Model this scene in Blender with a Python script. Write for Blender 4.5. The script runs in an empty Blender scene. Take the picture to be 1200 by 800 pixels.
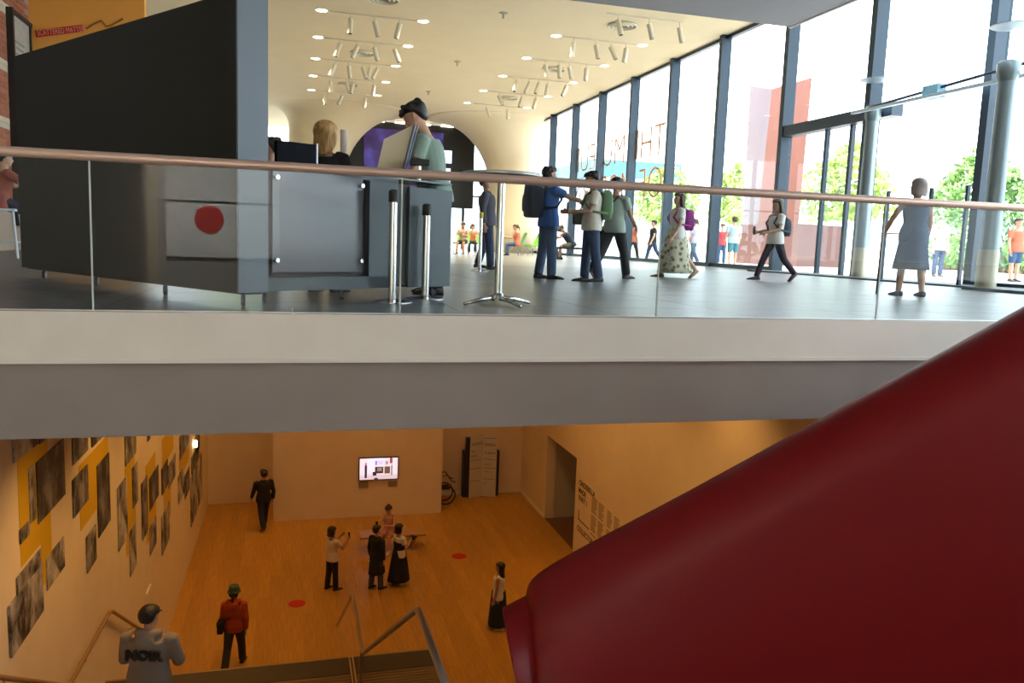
import bpy, math, random
import numpy as np
from mathutils import Vector, Matrix, Euler
random.seed(7); rng = np.random.default_rng(7)
sc = bpy.context.scene
COL = sc.collection

# ------------------------------------------------------------------ camera
FPX = 940.0; EYE = 8.52
_vy = np.array([343-600, 275-400, FPX]); _vy /= np.linalg.norm(_vy)
_vx = np.array([4000., 30.8, FPX]); _vx -= _vy*(_vx@_vy); _vx /= np.linalg.norm(_vx)
_up = np.cross(_vx, _vy)
if _up[1] > 0: _up = -_up
RC = np.stack([_vx, _vy, _up], 1)          # camera <- world
CAMP = np.array([0, 0, EYE])
cam = bpy.data.cameras.new('camera'); cam.sensor_width = 36; cam.lens = FPX/1200*36
cam.clip_start = 0.05; cam.clip_end = 500
camo = bpy.data.objects.new('camera', cam); COL.objects.link(camo)
m3 = Matrix((RC[0], -RC[1], -RC[2])).transposed()
camo.matrix_world = Matrix.Translation(Vector(CAMP)) @ m3.to_4x4()
sc.camera = camo

def ray(x, y): return RC.T @ np.array([x-600, y-400, FPX])
def onz(x, y, z): d = ray(x, y); return CAMP + d*(z-EYE)/d[2]
def onx(x, y, X): d = ray(x, y); return CAMP + d*X/d[0]
def ony(x, y, Y): d = ray(x, y); return CAMP + d*Y/d[1]

# ------------------------------------------------------------------ light and exposure
world = bpy.data.worlds.new('world'); sc.world = world; world.use_nodes = True
bg = world.node_tree.nodes['Background']
bg.inputs[0].default_value = (0.86, 0.94, 1.0, 1); bg.inputs[1].default_value = 5.5
sun = bpy.data.lights.new('sun', 'SUN'); sun.energy = 16.0; sun.angle = math.radians(1); sun.color = (1, .96, .88)
suno = bpy.data.objects.new('sun', sun); COL.objects.link(suno)
suno.rotation_euler = Euler((math.radians(16), math.radians(-36), 0))
sc.view_settings.view_transform = 'Standard'; sc.view_settings.look = 'None'
sc.view_settings.gamma = 1; sc.view_settings.use_curve_mapping = False
sc.view_settings.exposure = 0.12

def lamp(name, kind, loc, energy, color, target=None, size=.1, angle=100, blend=.6):
    l = bpy.data.lights.new(name, kind); l.energy = energy; l.color = color
    if kind == 'SPOT': l.spot_size = math.radians(angle); l.spot_blend = blend; l.shadow_soft_size = size
    elif kind == 'AREA': l.size = size
    else: l.shadow_soft_size = size
    o = bpy.data.objects.new(name, l); COL.objects.link(o); o.location = loc
    if target is not None:
        o.rotation_euler = (Vector(target)-Vector(loc)).to_track_quat('-Z', 'Y').to_euler()
    return o

# ------------------------------------------------------------------ materials
MATS = {}
def mat(name, col, rough=.6, metal=0, spec=.5, noise=0, scale=8, bump=0, emit=0, coat=0, rand=0, stretch=None):
    if name in MATS: return MATS[name]
    m = bpy.data.materials.new(name); m.use_nodes = True; nt = m.node_tree; b = nt.nodes['Principled BSDF']
    c = tuple(col)+(1,)
    b.inputs['Base Color'].default_value = c; b.inputs['Roughness'].default_value = rough
    b.inputs['Metallic'].default_value = metal; b.inputs['Specular IOR Level'].default_value = spec
    b.inputs['Coat Weight'].default_value = coat
    m.diffuse_color = c
    if emit:
        b.inputs['Emission Color'].default_value = c; b.inputs['Emission Strength'].default_value = emit
    if noise or bump or rand:
        tc = nt.nodes.new('ShaderNodeTexCoord'); nz = nt.nodes.new('ShaderNodeTexNoise'); nz.inputs['Scale'].default_value = scale
        nz.inputs['Detail'].default_value = 5
        src = tc.outputs['Object']
        if stretch:
            mp = nt.nodes.new('ShaderNodeMapping'); mp.inputs['Scale'].default_value = stretch
            nt.links.new(src, mp.inputs[0]); src = mp.outputs[0]
        nt.links.new(src, nz.inputs['Vector'])
        hs = nt.nodes.new('ShaderNodeHueSaturation'); hs.inputs['Color'].default_value = c
        mr = nt.nodes.new('ShaderNodeMapRange'); mr.inputs[1].default_value = .3; mr.inputs[2].default_value = .7
        mr.inputs[3].default_value = 1-noise; mr.inputs[4].default_value = 1+noise
        nt.links.new(nz.outputs[0], mr.inputs[0])
        val = mr.outputs[0]
        if rand:
            oi = nt.nodes.new('ShaderNodeObjectInfo'); r2 = nt.nodes.new('ShaderNodeMapRange')
            r2.inputs[3].default_value = 1-rand; r2.inputs[4].default_value = 1+rand
            nt.links.new(oi.outputs['Random'], r2.inputs[0])
            mu = nt.nodes.new('ShaderNodeMath'); mu.operation = 'MULTIPLY'
            nt.links.new(val, mu.inputs[0]); nt.links.new(r2.outputs[0], mu.inputs[1]); val = mu.outputs[0]
        nt.links.new(val, hs.inputs['Value']); nt.links.new(hs.outputs[0], b.inputs['Base Color'])
        if bump:
            bp = nt.nodes.new('ShaderNodeBump'); bp.inputs['Strength'].default_value = bump; bp.inputs['Distance'].default_value = .02
            nt.links.new(nz.outputs[0], bp.inputs['Height']); nt.links.new(bp.outputs[0], b.inputs['Normal'])
    MATS[name] = m
    return m
def glass_mat(name, tint, ior=1.45, rough=0.0):
    if name in MATS: return MATS[name]
    m = bpy.data.materials.new(name); m.use_nodes = True; nt = m.node_tree; nt.nodes.clear()
    out = nt.nodes.new('ShaderNodeOutputMaterial'); mx = nt.nodes.new('ShaderNodeMixShader')
    tr = nt.nodes.new('ShaderNodeBsdfTransparent'); gl = nt.nodes.new('ShaderNodeBsdfGlossy'); ge = nt.nodes.new('ShaderNodeNewGeometry')
    tr.inputs[0].default_value = tuple(tint)+(1,); gl.inputs['Roughness'].default_value = rough
    dt = nt.nodes.new('ShaderNodeVectorMath'); dt.operation = 'DOT_PRODUCT'
    nt.links.new(ge.outputs['Normal'], dt.inputs[0]); nt.links.new(ge.outputs['Incoming'], dt.inputs[1])
    def mth(op, a, b=None):
        n = nt.nodes.new('ShaderNodeMath'); n.operation = op
        for i, v in enumerate((a, b)):
            if v is None: continue
            if isinstance(v, (int, float)): n.inputs[i].default_value = v
            else: nt.links.new(v, n.inputs[i])
        return n.outputs[0]
    f0 = ((ior-1)/(ior+1))**2
    c = mth('ABSOLUTE', dt.outputs['Value']); c = mth('SUBTRACT', 1.0, c); c = mth('POWER', c, 5.0); c = mth('MULTIPLY', c, 1-f0); fac = mth('ADD', c, f0)
    nt.links.new(fac, mx.inputs[0]); nt.links.new(tr.outputs[0], mx.inputs[1]); nt.links.new(gl.outputs[0], mx.inputs[2])
    nt.links.new(mx.outputs[0], out.inputs[0]); MATS[name] = m
    return m

# ------------------------------------------------------------------ mesh helpers
class MB:
    def __init__(s): s.v = []; s.f = []
    def add(s, vs, fs):
        o = len(s.v); s.v += [tuple(map(float, p)) for p in vs]; s.f += [tuple(i+o for i in f) for f in fs]; return s
    def box(s, a, b):
        x0, y0, z0 = [min(p, q) for p, q in zip(a, b)]; x1, y1, z1 = [max(p, q) for p, q in zip(a, b)]
        return s.add([(x0,y0,z0),(x1,y0,z0),(x1,y1,z0),(x0,y1,z0),(x0,y0,z1),(x1,y0,z1),(x1,y1,z1),(x0,y1,z1)],
                     [(3,2,1,0),(4,5,6,7),(0,1,5,4),(1,2,6,5),(2,3,7,6),(3,0,4,7)])
    def obox(s, o, u, v, w):       # corner o, edge vectors u,v,w
        o, u, v, w = [np.array(k, float) for k in (o, u, v, w)]
        p = [o, o+u, o+u+v, o+v, o+w, o+u+w, o+u+v+w, o+v+w]
        return s.add(p, [(3,2,1,0),(4,5,6,7),(0,1,5,4),(1,2,6,5),(2,3,7,6),(3,0,4,7)])
    def rings(s, rs, cap=True):
        n = len(rs[0]); vs = [p for r in rs for p in r]; fs = []
        for i in range(len(rs)-1):
            for j in range(n):
                k = (j+1) % n
                fs.append((i*n+j, i*n+k, (i+1)*n+k, (i+1)*n+j))
        if cap: fs.append(tuple(range(n))[::-1]); fs.append(tuple(range((len(rs)-1)*n, len(rs)*n)))
        return s.add(vs, fs)
    def tube(s, path, r, n=10, cap=True):
        P = [np.array(p, float) for p in path]; m = len(P)
        R = [r]*m if np.isscalar(r) else list(r)
        T = []
        for i in range(m):
            a = P[max(i-1, 0)]; b = P[min(i+1, m-1)]; t = b-a
            T.append(t/(np.linalg.norm(t)+1e-9))
        ref = np.array([0, 0, 1.]) if abs(T[0][2]) < .9 else np.array([1., 0, 0])
        u = np.cross(T[0], ref); u /= np.linalg.norm(u); rs = []
        for i in range(m):
            u = u - T[i]*(u@T[i]); u /= np.linalg.norm(u)+1e-9; v = np.cross(T[i], u)
            rs.append([P[i]+R[i]*(math.cos(q)*u+math.sin(q)*v) for q in np.linspace(0, 2*math.pi, n, endpoint=False)])
        return s.rings(rs, cap)
    def lathe(s, prof, c=(0,0,0), n=24):
        c = np.array(c, float); q = np.linspace(0, 2*math.pi, n, endpoint=False)
        rs = [[c+np.array([r*math.cos(a), r*math.sin(a), z]) for a in q] for r, z in prof]
        return s.rings(rs)
    def disc(s, c, r, h, n=24): return s.lathe([(r, 0), (r, h)], c, n)
    def mesh(s, name, m=None, smooth=False):
        me = bpy.data.meshes.new(name); me.from_pydata(s.v, [], s.f); me.update()
        if m is not None: me.materials.append(m)
        if smooth: me.polygons.foreach_set('use_smooth', [True]*len(me.polygons))
        return me
    def build(s, name, m, parent=None, smooth=False, bevel=0):
        return mk(name, s.mesh(name, m, smooth), parent, bevel)
def mk(name, me, parent=None, bevel=0):
    o = bpy.data.objects.new(name, me); COL.objects.link(o)
    if parent is not None: o.parent = parent
    if bevel:
        b = o.modifiers.new('bevel', 'BEVEL'); b.width = bevel; b.segments = 2; b.limit_method = 'ANGLE'
    return o
def autosmooth(o, ang=40):
    me = o.data; me.polygons.foreach_set('use_smooth', [True]*len(me.polygons))
    e = o.modifiers.new('split', 'EDGE_SPLIT'); e.split_angle = math.radians(ang); return o
def empty(name, loc, rz=0):
    o = bpy.data.objects.new(name, None); COL.objects.link(o); o.location = loc; o.rotation_euler = (0, 0, rz); o.empty_display_size = .2; return o
def tag(o, label, cat, group=None, kind=None):
    o['label'] = label; o['category'] = cat
    if group: o['group'] = group
    if kind: o['kind'] = kind
    return o
def struct(name, mb, m, parent=None, **k):
    o = mb.build(name, m, parent, **k)
    if parent is None: o['kind'] = 'structure'
    return o
def copy_tree(o, parent=None):
    c = o.copy(); COL.objects.link(c); c.parent = parent
    for ch in list(o.children): copy_tree(ch, c)
    return c
def text_mesh(txt, size, depth=.004, align='LEFT', bold=0):
    cu = bpy.data.curves.new('text', 'FONT'); cu.body = txt; cu.size = size; cu.extrude = depth; cu.align_x = align; cu.offset = bold
    cu.resolution_u = 3
    o = bpy.data.objects.new('text', cu); COL.objects.link(o)
    dg = bpy.context.evaluated_depsgraph_get()
    me = bpy.data.meshes.new_from_object(o.evaluated_get(dg)); bpy.data.objects.remove(o)
    return me
def put_text(name, txt, size, m, loc, right, up, parent=None, depth=.004, align='LEFT', sx=1, bold=0):
    me = text_mesh(txt, size, depth, align, bold); me.materials.clear(); me.materials.append(m)
    o = mk(name, me, parent)
    r = Vector(right).normalized(); u = Vector(up).normalized(); n = r.cross(u)
    o.matrix_local = Matrix.Translation(Vector(loc)) @ Matrix((r*sx, u, n)).transposed().to_4x4()
    return o

# ================================================================== SETTING
UZ = 8.0; CE = 15.1; XG = 13.0; FY = 5.5
XL, XR = -2.54, 7.62
white_paint = mat('white_paint', (.78,.73,.665), .7, noise=.03, scale=3)
gallery_white = mat('gallery_white', (.80,.66,.47), .75, noise=.03, scale=2)
ceil_paint = mat('ceiling_paint', (.82,.69,.47), .8, noise=.02, scale=1)
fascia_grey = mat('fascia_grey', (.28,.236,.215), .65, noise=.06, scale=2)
conc = mat('floor_base', (.16,.17,.18), .5)
dark_steel = mat('dark_steel', (.022,.042,.066), .4, .3)
chrome = mat('chrome', (.75,.74,.73), .18, 1)
wood_rail = mat('bronze_rail', (.62,.44,.36), .38, .45)
black = mat('black_paint', (.016,.016,.015), .55)
clear = glass_mat('clear_glass', (.95,.98,.98), 1.27)
facade = glass_mat('facade_glass', (.96,.985,.99), 1.2)

# lower hall
f = struct('floor', MB().box((XL-2,-6,-.2),(XR+6,28,-.012)), mat('subfloor',(.16,.07,.02),.6))
wood = mat('oak_plank', (.48,.235,.035), .36, noise=.16, scale=3, rand=.09, stretch=(6,.6,1), spec=.4)
pm = MB().box((-.126,-1.18,-.012),(.126,1.18,0)).mesh('plank', wood)
nx = int((XR-XL)/.2545)
for i in range(nx+1):
    off = random.random()*2.36
    for j in range(9):
        y = 10.6+off+j*2.362-1.2
        if y > 27.2 or y < 11.5: continue
        if i*.2545 > 7.3 and y < 15.5: continue
        o = mk('plank', pm, f); o.location = (XL+.127+i*.2545, y, 0)
lw = MB(); lw.box((XL-.3,-6,0),(XL,26.35,7.2)); lw.box((XL-.3,-6,7.2),(XL,FY-.02,16))
struct('wall_left', lw, gallery_white)
wb = MB(); wb.box((XL-.3,26.05,0),(-.3,26.35,7.2)); wb.box((-.54,24.12,0),(4.54,24.45,7.2)); wb.box((4.4,25.8,0),(XR+.3,26.1,7.2)); wb.box((-.54,24.45,0),(-.3,26.2,7.2)); wb.box((4.3,24.45,0),(4.54,25.9,7.2))
struct('wall_back', wb, gallery_white)
wr = MB(); wr.box((XR,-6,0),(XR+.3,20.4,7.2)); wr.box((XR,20.4,2.66),(XR+.3,23.06,7.2)); wr.box((XR,23.06,0),(XR+.3,26.1,7.2))
struct('wall_right', wr, gallery_white)
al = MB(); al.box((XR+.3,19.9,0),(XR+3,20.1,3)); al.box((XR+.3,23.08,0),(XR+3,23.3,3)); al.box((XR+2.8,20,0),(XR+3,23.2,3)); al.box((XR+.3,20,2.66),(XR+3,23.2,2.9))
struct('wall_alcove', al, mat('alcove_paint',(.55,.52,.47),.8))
bs = MB(); bs.box((4.56,25.77,0),(XR,25.8,.1)); bs.box((XR-.03,23.06,0),(XR,25.8,.1))
struct('baseboard_right', bs, white_paint)
struct('ceiling_lower', MB().box((XL-.3,FY+.3,7.195),(XR+.3,26.4,7.33)), mat('lower_ceiling',(.6,.55,.48),.8))

# upper slab edge
struct('trim_1', MB().box((-14,FY,7.685),(XG+.5,FY+.5,UZ-.002)), white_paint)
struct('trim_2', MB().box((-14,FY-.012,7.672),(XG+.5,FY+.3,7.70)), white_paint)
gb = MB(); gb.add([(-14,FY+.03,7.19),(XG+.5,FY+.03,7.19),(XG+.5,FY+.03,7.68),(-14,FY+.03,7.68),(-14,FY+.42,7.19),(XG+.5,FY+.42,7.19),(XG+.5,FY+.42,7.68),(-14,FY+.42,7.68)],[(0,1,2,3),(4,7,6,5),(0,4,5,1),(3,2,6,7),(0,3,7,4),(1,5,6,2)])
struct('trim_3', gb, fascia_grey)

# upper floor
tilem = mat('floor_tile', (.115,.12,.122), .36, noise=.12, scale=4, rand=.12, spec=.55)
def floor_base_mat():
    m = bpy.data.materials.new('far_tiles'); m.use_nodes = True; nt = m.node_tree; b = nt.nodes['Principled BSDF']
    tc = nt.nodes.new('ShaderNodeTexCoord'); br = nt.nodes.new('ShaderNodeTexBrick'); br.offset = 0
    br.inputs['Color1'].default_value = (.115,.12,.122,1); br.inputs['Color2'].default_value = (.13,.135,.137,1); br.inputs['Mortar'].default_value = (.07,.072,.075,1)
    br.inputs['Scale'].default_value = 1; br.inputs['Brick Width'].default_value = 1.2; br.inputs['Row Height'].default_value = .9; br.inputs['Mortar Size'].default_value = .01
    nt.links.new(tc.outputs['Object'], br.inputs['Vector']); nt.links.new(br.outputs[0], b.inputs['Base Color']); b.inputs['Roughness'].default_value = .30
    return m
uf = MB(); uf.box((-14,FY+.1,7.4),(XG+.4,53,UZ-.012)); uf.box((XR+.3,-6,7.4),(XG+.4,FY+.1,UZ-.012))
fl = struct('floor_upper', uf, floor_base_mat())
tm = MB().box((-.597,-.447,-.012),(.597,.447,0)).mesh('tile', tilem)
for i in range(16):
    for j in range(14):
        x = -5.4+i*1.2; y = FY+.46+j*.9
        if x > XG-.5 or (x < -4.5 and y < 9): continue
        o = mk('tile', tm, fl); o.location = (x, y, UZ)

# ceiling with trumpet columns
ce = MB(); ce.box((-14,14.6,CE),(XG+.2,53,CE+.3))
struct('ceiling', ce, ceil_paint)
def trumpet(cx, cy, sgn):
    n = 56; q = np.linspace(0, 2*math.pi, n, endpoint=False); rs = []
    for r, z in ((1.62,UZ-.012),(1.46,9.5),(1.42,11.2)): rs.append([(cx+r*math.cos(t), cy+r*math.sin(t), z) for t in q])
    for k in range(0, 16):
        a = k/15*math.pi/2; ring = []
        for t in q:
            w = ((1+sgn*math.cos(t))/2)**1.6; ext = .9+2.7*w; h = 1.0+2.8*w
            r = 1.42+ext*(1-math.cos(a)); ring.append((cx+r*math.cos(t), cy+r*math.sin(t), CE-h+h*math.sin(a)))
        rs.append(ring)
    rs.append([(x, y, CE+.1) for x, y, z in rs[-1]])
    return MB().rings(rs)
for n, (cx, cy, sg_) in enumerate(((1.2,44.5,1),(11.95,44.0,-1))):
    o = trumpet(cx, cy, sg_).build('column', ceil_paint, smooth=True); o['kind'] = 'structure'
# bulkhead over the void
bk = struct('ceiling_bulkhead', MB().box((-14,-6,13.0),(9.6,14.7,16)), mat('bulkhead_grey',(.36,.36,.40),.6))
struct('trim_4', MB().box((9.57,-6,12.985),(9.63,14.73,13.09)), white_paint)
struct('ceiling_void', MB().box((9.6,-6,18),(XG+.3,14.7,18.2)), white_paint)
struct('wall_clerestory', MB().box((9.5,14.62,CE+.1),(XG+.2,14.8,18.1)), white_paint)
# wall behind the camera, and the left of the void
struct('wall_front', MB().box((-14,-6.3,0),(XG+.3,-6,18)), mat('dim_wall',(.42,.40,.38),.7))

# glass wall: mullions, panes, head and sill
MY = [12.85-3.42*k for k in range(5, 0, -1)] + [12.85,16.2,19.6] + [23.15+3.405*k for k in range(0, 6)]
gw = empty('window_1', (XG, 0, UZ)); gw['kind'] = 'structure'
for y in MY:
    top = CE if y > 19 else 18
    MB().box((XG-.28,y-.09,UZ),(XG+.05,y+.09,top)).build('mullion', dark_steel, None).parent = None
# (re-parented below)
for o in [o for o in COL.objects if o.name.startswith('mullion')]:
    o.parent = gw; o.matrix_parent_inverse = Matrix.Translation((-XG, 0, -UZ))
pane_y = [-6.0]+MY+[43.6]
def wpart(name, mb, m):
    o = mb.build(name, m, gw); o.matrix_parent_inverse = Matrix.Translation((-XG,0,-UZ)); return o
for a, b in zip(pane_y[:-1], pane_y[1:]):
    top = CE if a > 19 else 18
    if 12 < a < 16.5:
        wpart('pane', MB().box((XG-.01,a+.09,11.9),(XG+.01,b-.09,top)), facade)
    else:
        wpart('pane', MB().box((XG-.01,a+.09,UZ+.1),(XG+.01,b-.09,top)), facade)
wpart('sill', MB().box((XG-.16,-6,UZ),(XG+.08,12.8,UZ+.1)), dark_steel)
wpart('sill', MB().box((XG-.16,19.6,UZ),(XG+.08,43.6,UZ+.12)), dark_steel)
wpart('head', MB().box((XG-.1,19.6,CE-.1),(XG+.06,43.6,CE)), dark_steel)

# back window wall
bw = empty('window_2', (0, 52.5, UZ)); bw['kind'] = 'structure'
def bpart(name, mb, m):
    o = mb.build(name, m, bw); o.matrix_parent_inverse = Matrix.Translation((0,-52.5,-UZ)); return o
for k in range(9):
    x = -13+k*3.4
    bpart('mullion', MB().box((x-.08,52.3,UZ),(x+.08,52.6,CE)), dark_steel)
    if k < 8: bpart('pane', MB().box((x+.08,52.44,UZ+.1),(x+3.32,52.46,CE)), facade)
bpart('transom', MB().box((-13,52.35,11.4),(14.2,52.55,11.5)), dark_steel)
wpart('return_panel', MB().box((XG-.1,43.6,UZ),(XG+.1,52.5,CE)), ceil_paint)

# left side of the hall: brick wall and orange wall
BX = -5.5
brick_m = mat('brick_clay', (.36,.13,.075), .8, noise=.15, scale=10, rand=.18)
band_m = mat('brick_pale', (.62,.55,.43), .8, noise=.08, scale=10, rand=.08)
wbk = struct('wall_brick', MB().box((BX-.3,13.2,UZ),(BX-.012,20.2,CE)), mat('mortar',(.40,.30,.24),.9))
bm1 = MB().box((0,-.236,-.05),(.014,.236,.05)).mesh('brick', brick_m)
bm2 = MB().box((0,-.236,-.05),(.014,.236,.05)).mesh('brick', band_m)
for r in range(44):
    z = 9.0+r*.112
    for c in range(6):
        y = 17.2+c*.486+(r % 2)*.243
        o = mk('brick', bm2 if r % 10 in (3,4) else bm1, wbk); o.location = (BX-.012, y, z)
struct('wall_orange', MB().box((BX-.3,20.2,UZ),(-3.2,20.4,CE)), mat('orange_paint',(.95,.44,.08),.7,noise=.03,scale=2))
struct('wall_side', MB().box((-14,13.2,UZ),(BX-.3,13.4,CE)), white_paint)
struct('wall_far_left', MB().box((-14.2,-6,0),(-14,53,CE)), white_paint)

# ================================================================== STAIR
stair_wood = mat('stair_board', (.23,.14,.06), .5, noise=.2, scale=6, rand=.12, stretch=(.5,6,1))
dark_band = mat('nosing_band', (.075,.055,.032), .6, noise=.1)
SX0, SX1 = XL+.02, 2.08
LZ = 2.2
st = empty('staircase', (0, 9.6, 0)); tag(st, 'wide staircase with slatted wooden landing and dark edge band leading down to the gallery', 'staircase')
def spart(name, mb, m, parent=st, **k):
    o = mb.build(name, m, parent, **k); o.matrix_parent_inverse = Matrix.Translation((0,-9.6,0)); return o
spart('landing_slab', MB().box((SX0,9.55,LZ-.25),(SX1,11.66,LZ-.02)), dark_band)
for a, b in ((SX0,-2.02),(-1.98,.82),(.92,SX1)):
    spart('edge_band', MB().box((a,11.2,LZ-.02),(b,11.68,LZ)), dark_band)
    for k in range(22):
        y = 9.58+k*.0735
        spart('slat', MB().box((a,y,LZ-.02),(b,y+.062,LZ)), stair_wood)
for x in (-2.0, .845, .895):
    spart('floor_strip', MB().box((x-.014,9.56,LZ-.02),(x+.014,11.69,LZ+.012)), mat('brass_strip',(.70,.50,.26),.35,.8))
spart('nosing', MB().box((SX0,11.66,LZ-.06),(SX1,11.70,LZ+.002)), mat('nosing_metal',(.45,.33,.2),.4,.6))
for k in range(12):                                   # lower flight
    z = LZ-(k+1)*.1692; y = 11.7+k*.29
    spart('step', MB().box((SX0,y,z-.17),(SX1,y+.30,z)), stair_wood)
for k in range(16):                                   # upper flight
    z = LZ+(k+1)*.1692; y = 9.55-(k+1)*.25
    spart('step', MB().box((SX0,y,z-.17),(SX1,y+.26,z)), stair_wood)
spart('landing_slab', MB().box((SX0,3.3,4.66),(SX1,5.55,4.9)), stair_wood)
for k in range(12):
    z = 4.9+(k+1)*.1692; y = 3.3-(k+1)*.26
    spart('step', MB().box((SX0,y,z-.17),(SX1,y+.27,z)), stair_wood)
spart('landing_slab', MB().box((SX0,-5.9,6.7),(SX1,.2,6.93)), stair_wood)

def fillet(pts, r=.12, n=5):
    P = [np.array(p, float) for p in pts]; out = [P[0]]
    for i in range(1, len(P)-1):
        a, b, c = P[i-1], P[i], P[i+1]
        u = (a-b)/np.linalg.norm(a-b); v = (c-b)/np.linalg.norm(c-b)
        p, q = b+u*r, b+v*r
        for t in np.linspace(0, 1, n): out.append((1-t)**2*p+2*t*(1-t)*b+t*t*q)
    out.append(P[-1]); return out
rail_m = mat('oak_handrail', (.34,.20,.09), .35)
steel_rail = mat('brushed_rail', (.55,.50,.46), .32, .9)
lr = empty('handrail', (-2.46, 9.6, LZ)); tag(lr, 'bent timber-brown handrail fixed along the photo wall beside the stair', 'handrail')
w = MB().tube(fillet([(-2.46,4.0,6.25),(-2.46,5.4,5.88),(-2.46,9.62,3.30),(-2.46,11.82,3.18),(-2.46,15.2,1.05)], .15), .026, 12).build('rail', rail_m, lr, smooth=True); w.matrix_parent_inverse = Matrix.Translation((2.46,-9.6,-LZ))
for y, z in ((7.6,4.53),(10.4,3.25),(11.4,3.2),(13.3,2.24)):
    w = MB().tube([(-2.46,y,z-.02),(-2.46,y,z-.07),(-2.54,y,z-.07)], .009, 8).build('bracket', steel_rail, lr); w.matrix_parent_inverse = Matrix.Translation((2.46,-9.6,-LZ))
rr = empty('handrail', (.9, 9.6, LZ)); tag(rr, 'brushed steel centre handrail stepping down the stair in two zigzag bends', 'handrail')
CX = .9
pts = [(CX,3.3,5.86),tuple(onx(490,712,CX)),tuple(onx(425,766,CX)),tuple(onx(413,695,CX)),tuple(onx(395,733,CX))]
pts[0] = (CX, 3.3, pts[1][2]+.06); pts[1] = (CX,)+tuple(pts[1][1:]); pts[4] = (CX,)+tuple(pts[4][1:])
o = MB().tube(fillet(pts, .14), .0265, 14).build('rail', steel_rail, rr, smooth=True); o.matrix_parent_inverse = Matrix.Translation((-CX,-9.6,-LZ))
for y, zt, zb in ((4.1,5.86,4.9),(10.3,3.05,LZ),):
    o = MB().tube([(CX,y,zb),(CX,y,zt-.02)], .016, 10).build('post', steel_rail, rr); o.matrix_parent_inverse = Matrix.Translation((-CX,-9.6,-LZ))

# ================================================================== BALUSTRADE
bl = empty('balustrade', (1.5, FY+.06, UZ)); tag(bl, 'frameless glass balustrade with bronze handrail along the white slab edge', 'balustrade')
def lpart(name, mb, m, **k):
    o = mb.build(name, m, bl, **k); o.matrix_parent_inverse = Matrix.Translation((-1.5,-FY-.06,-UZ)); return o
RZ = 8.955
lpart('handrail', MB().tube([(x,FY+.06,RZ+.0022*(x+2)) for x in np.linspace(-8,XG,12)], .031, 14), wood_rail, smooth=True)
seams = [-7.1,-5.15,-3.18,-1.212,.718,2.658,4.63,6.6,8.55,10.5,12.45]
for a, b in zip(seams[:-1], seams[1:]):
    lpart('glass_pane', MB().box((a+.006,FY+.052,UZ-.1),(b-.006,FY+.066,RZ-.02)), clear)
for s in seams: lpart('joint', MB().box((s-.005,FY+.054,UZ-.02),(s+.005,FY+.064,RZ-.02)), mat('joint_edge',(.55,.62,.60),.25))
lpart('channel', MB().box((-8,FY+.04,UZ-.004),(XG,FY+.08,UZ+.006)), mat('channel_metal',(.7,.69,.66),.4,.7))

# ================================================================== RED SCULPTURE
red = mat('red_enamel', (.175,.001,.0015), .5, noise=.03, scale=60, bump=.02, spec=.3)
def sculpture():
    # swept body: silhouette of the upper edge and of the blunt end, at its own distance and thickness
    top_px = [(588,716),(590,714.5),(603,707),(615,700.5),(617.5,699),(618,695),(619,690),(624,680),(640,667),(700,634),(800,583),(960,495),(1060,441),(1200,364),(1420,240)]
    Yd = [4.35,4.35,4.36,4.37,4.37,4.375,4.38,4.38,4.37,4.34,4.25,4.1,4.0,3.85,3.6]
    T = [ony(x, y, d) for (x, y), d in zip(top_px, Yd)]
    low_px = [(605,800),(606,803),(612,815),(619,826),(622,830),(624,833),(630,838),(640,846),(655,860),(720,930),(830,1010),(980,1090),(1080,1130),(1230,1180),(1480,1240)]
    Bt = [ony(x, y, d-.35) for (x, y), d in zip(low_px, Yd)]
    n = len(T); rs = []
    for i in range(n):
        t, b = T[i], Bt[i]; ax = b-t; L = np.linalg.norm(ax); ax = ax/L
        w = .30 if i < 6 else .42+.03*(i-7)
        R = min(.12+.02*i, .34)
        ring = []
        # profile in (down, depth) coordinates, rounded at the top
        prof = [(0,0)]
        for k in range(1, 9):
            a = k/8*math.pi/2
            prof.append((R*(1-math.cos(a)), -w*.5*math.sin(a)))
        prof += [(L*.35,-w*.56),(L*.65,-w*.6),(L*.9,-w*.55),(L,-w*.3),(L,w*.3),(L*.9,w*.5),(L*.5,w*.55)]
        for k in range(8, 0, -1):
            a = k/8*math.pi/2
            prof.append((R*(1-math.cos(a)), w*.5*math.sin(a)))
        dep = np.array([.18, 1, 0]); dep /= np.linalg.norm(dep)
        rs.append([t+ax*p+dep*q for p, q in prof])
    return MB().rings(rs)
o = sculpture().build('red_sculpture', red); autosmooth(o, 50)
tag(o, 'huge glossy red sculpture limb slanting across the right foreground', 'sculpture')
s2 = o.modifiers.new('sub', 'SUBSURF'); s2.levels = 1; s2.render_levels = 2
o.modifiers.move(1, 0)

# ================================================================== KIOSK AND DESK
panel_black = mat('kiosk_black', (.020,.019,.015), .6, noise=.08, scale=2, spec=.15)
panel_grey = mat('kiosk_grey', (.10,.125,.15), .45, .1)
A = np.array([-2.62,9.08]); B = np.array([-.376,5.96]); ab = (B-A)/np.linalg.norm(B-A); nn = np.array([-ab[1], ab[0]])   # nn points right/back
if nn[0] < 0: nn = -nn
k0 = empty('kiosk_wall', (A[0]/2+B[0]/2, A[1]/2+B[1]/2, UZ)); tag(k0, 'tall black movable partition on castors with a pale grey end face', 'partition')
def rel(par, o):
    o.matrix_parent_inverse = Matrix.Translation(-par.location); return o
def kp(name, mb, m, par=k0, **k): return rel(par, mb.build(name, m, par, **k))
v3 = lambda p, z: np.array([p[0], p[1], z])
TH = .24
kp('front_panel', MB().obox(v3(A,8.1), v3(B-A,0), v3(nn*.03,0), (0,0,2.04)), panel_black)
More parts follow.
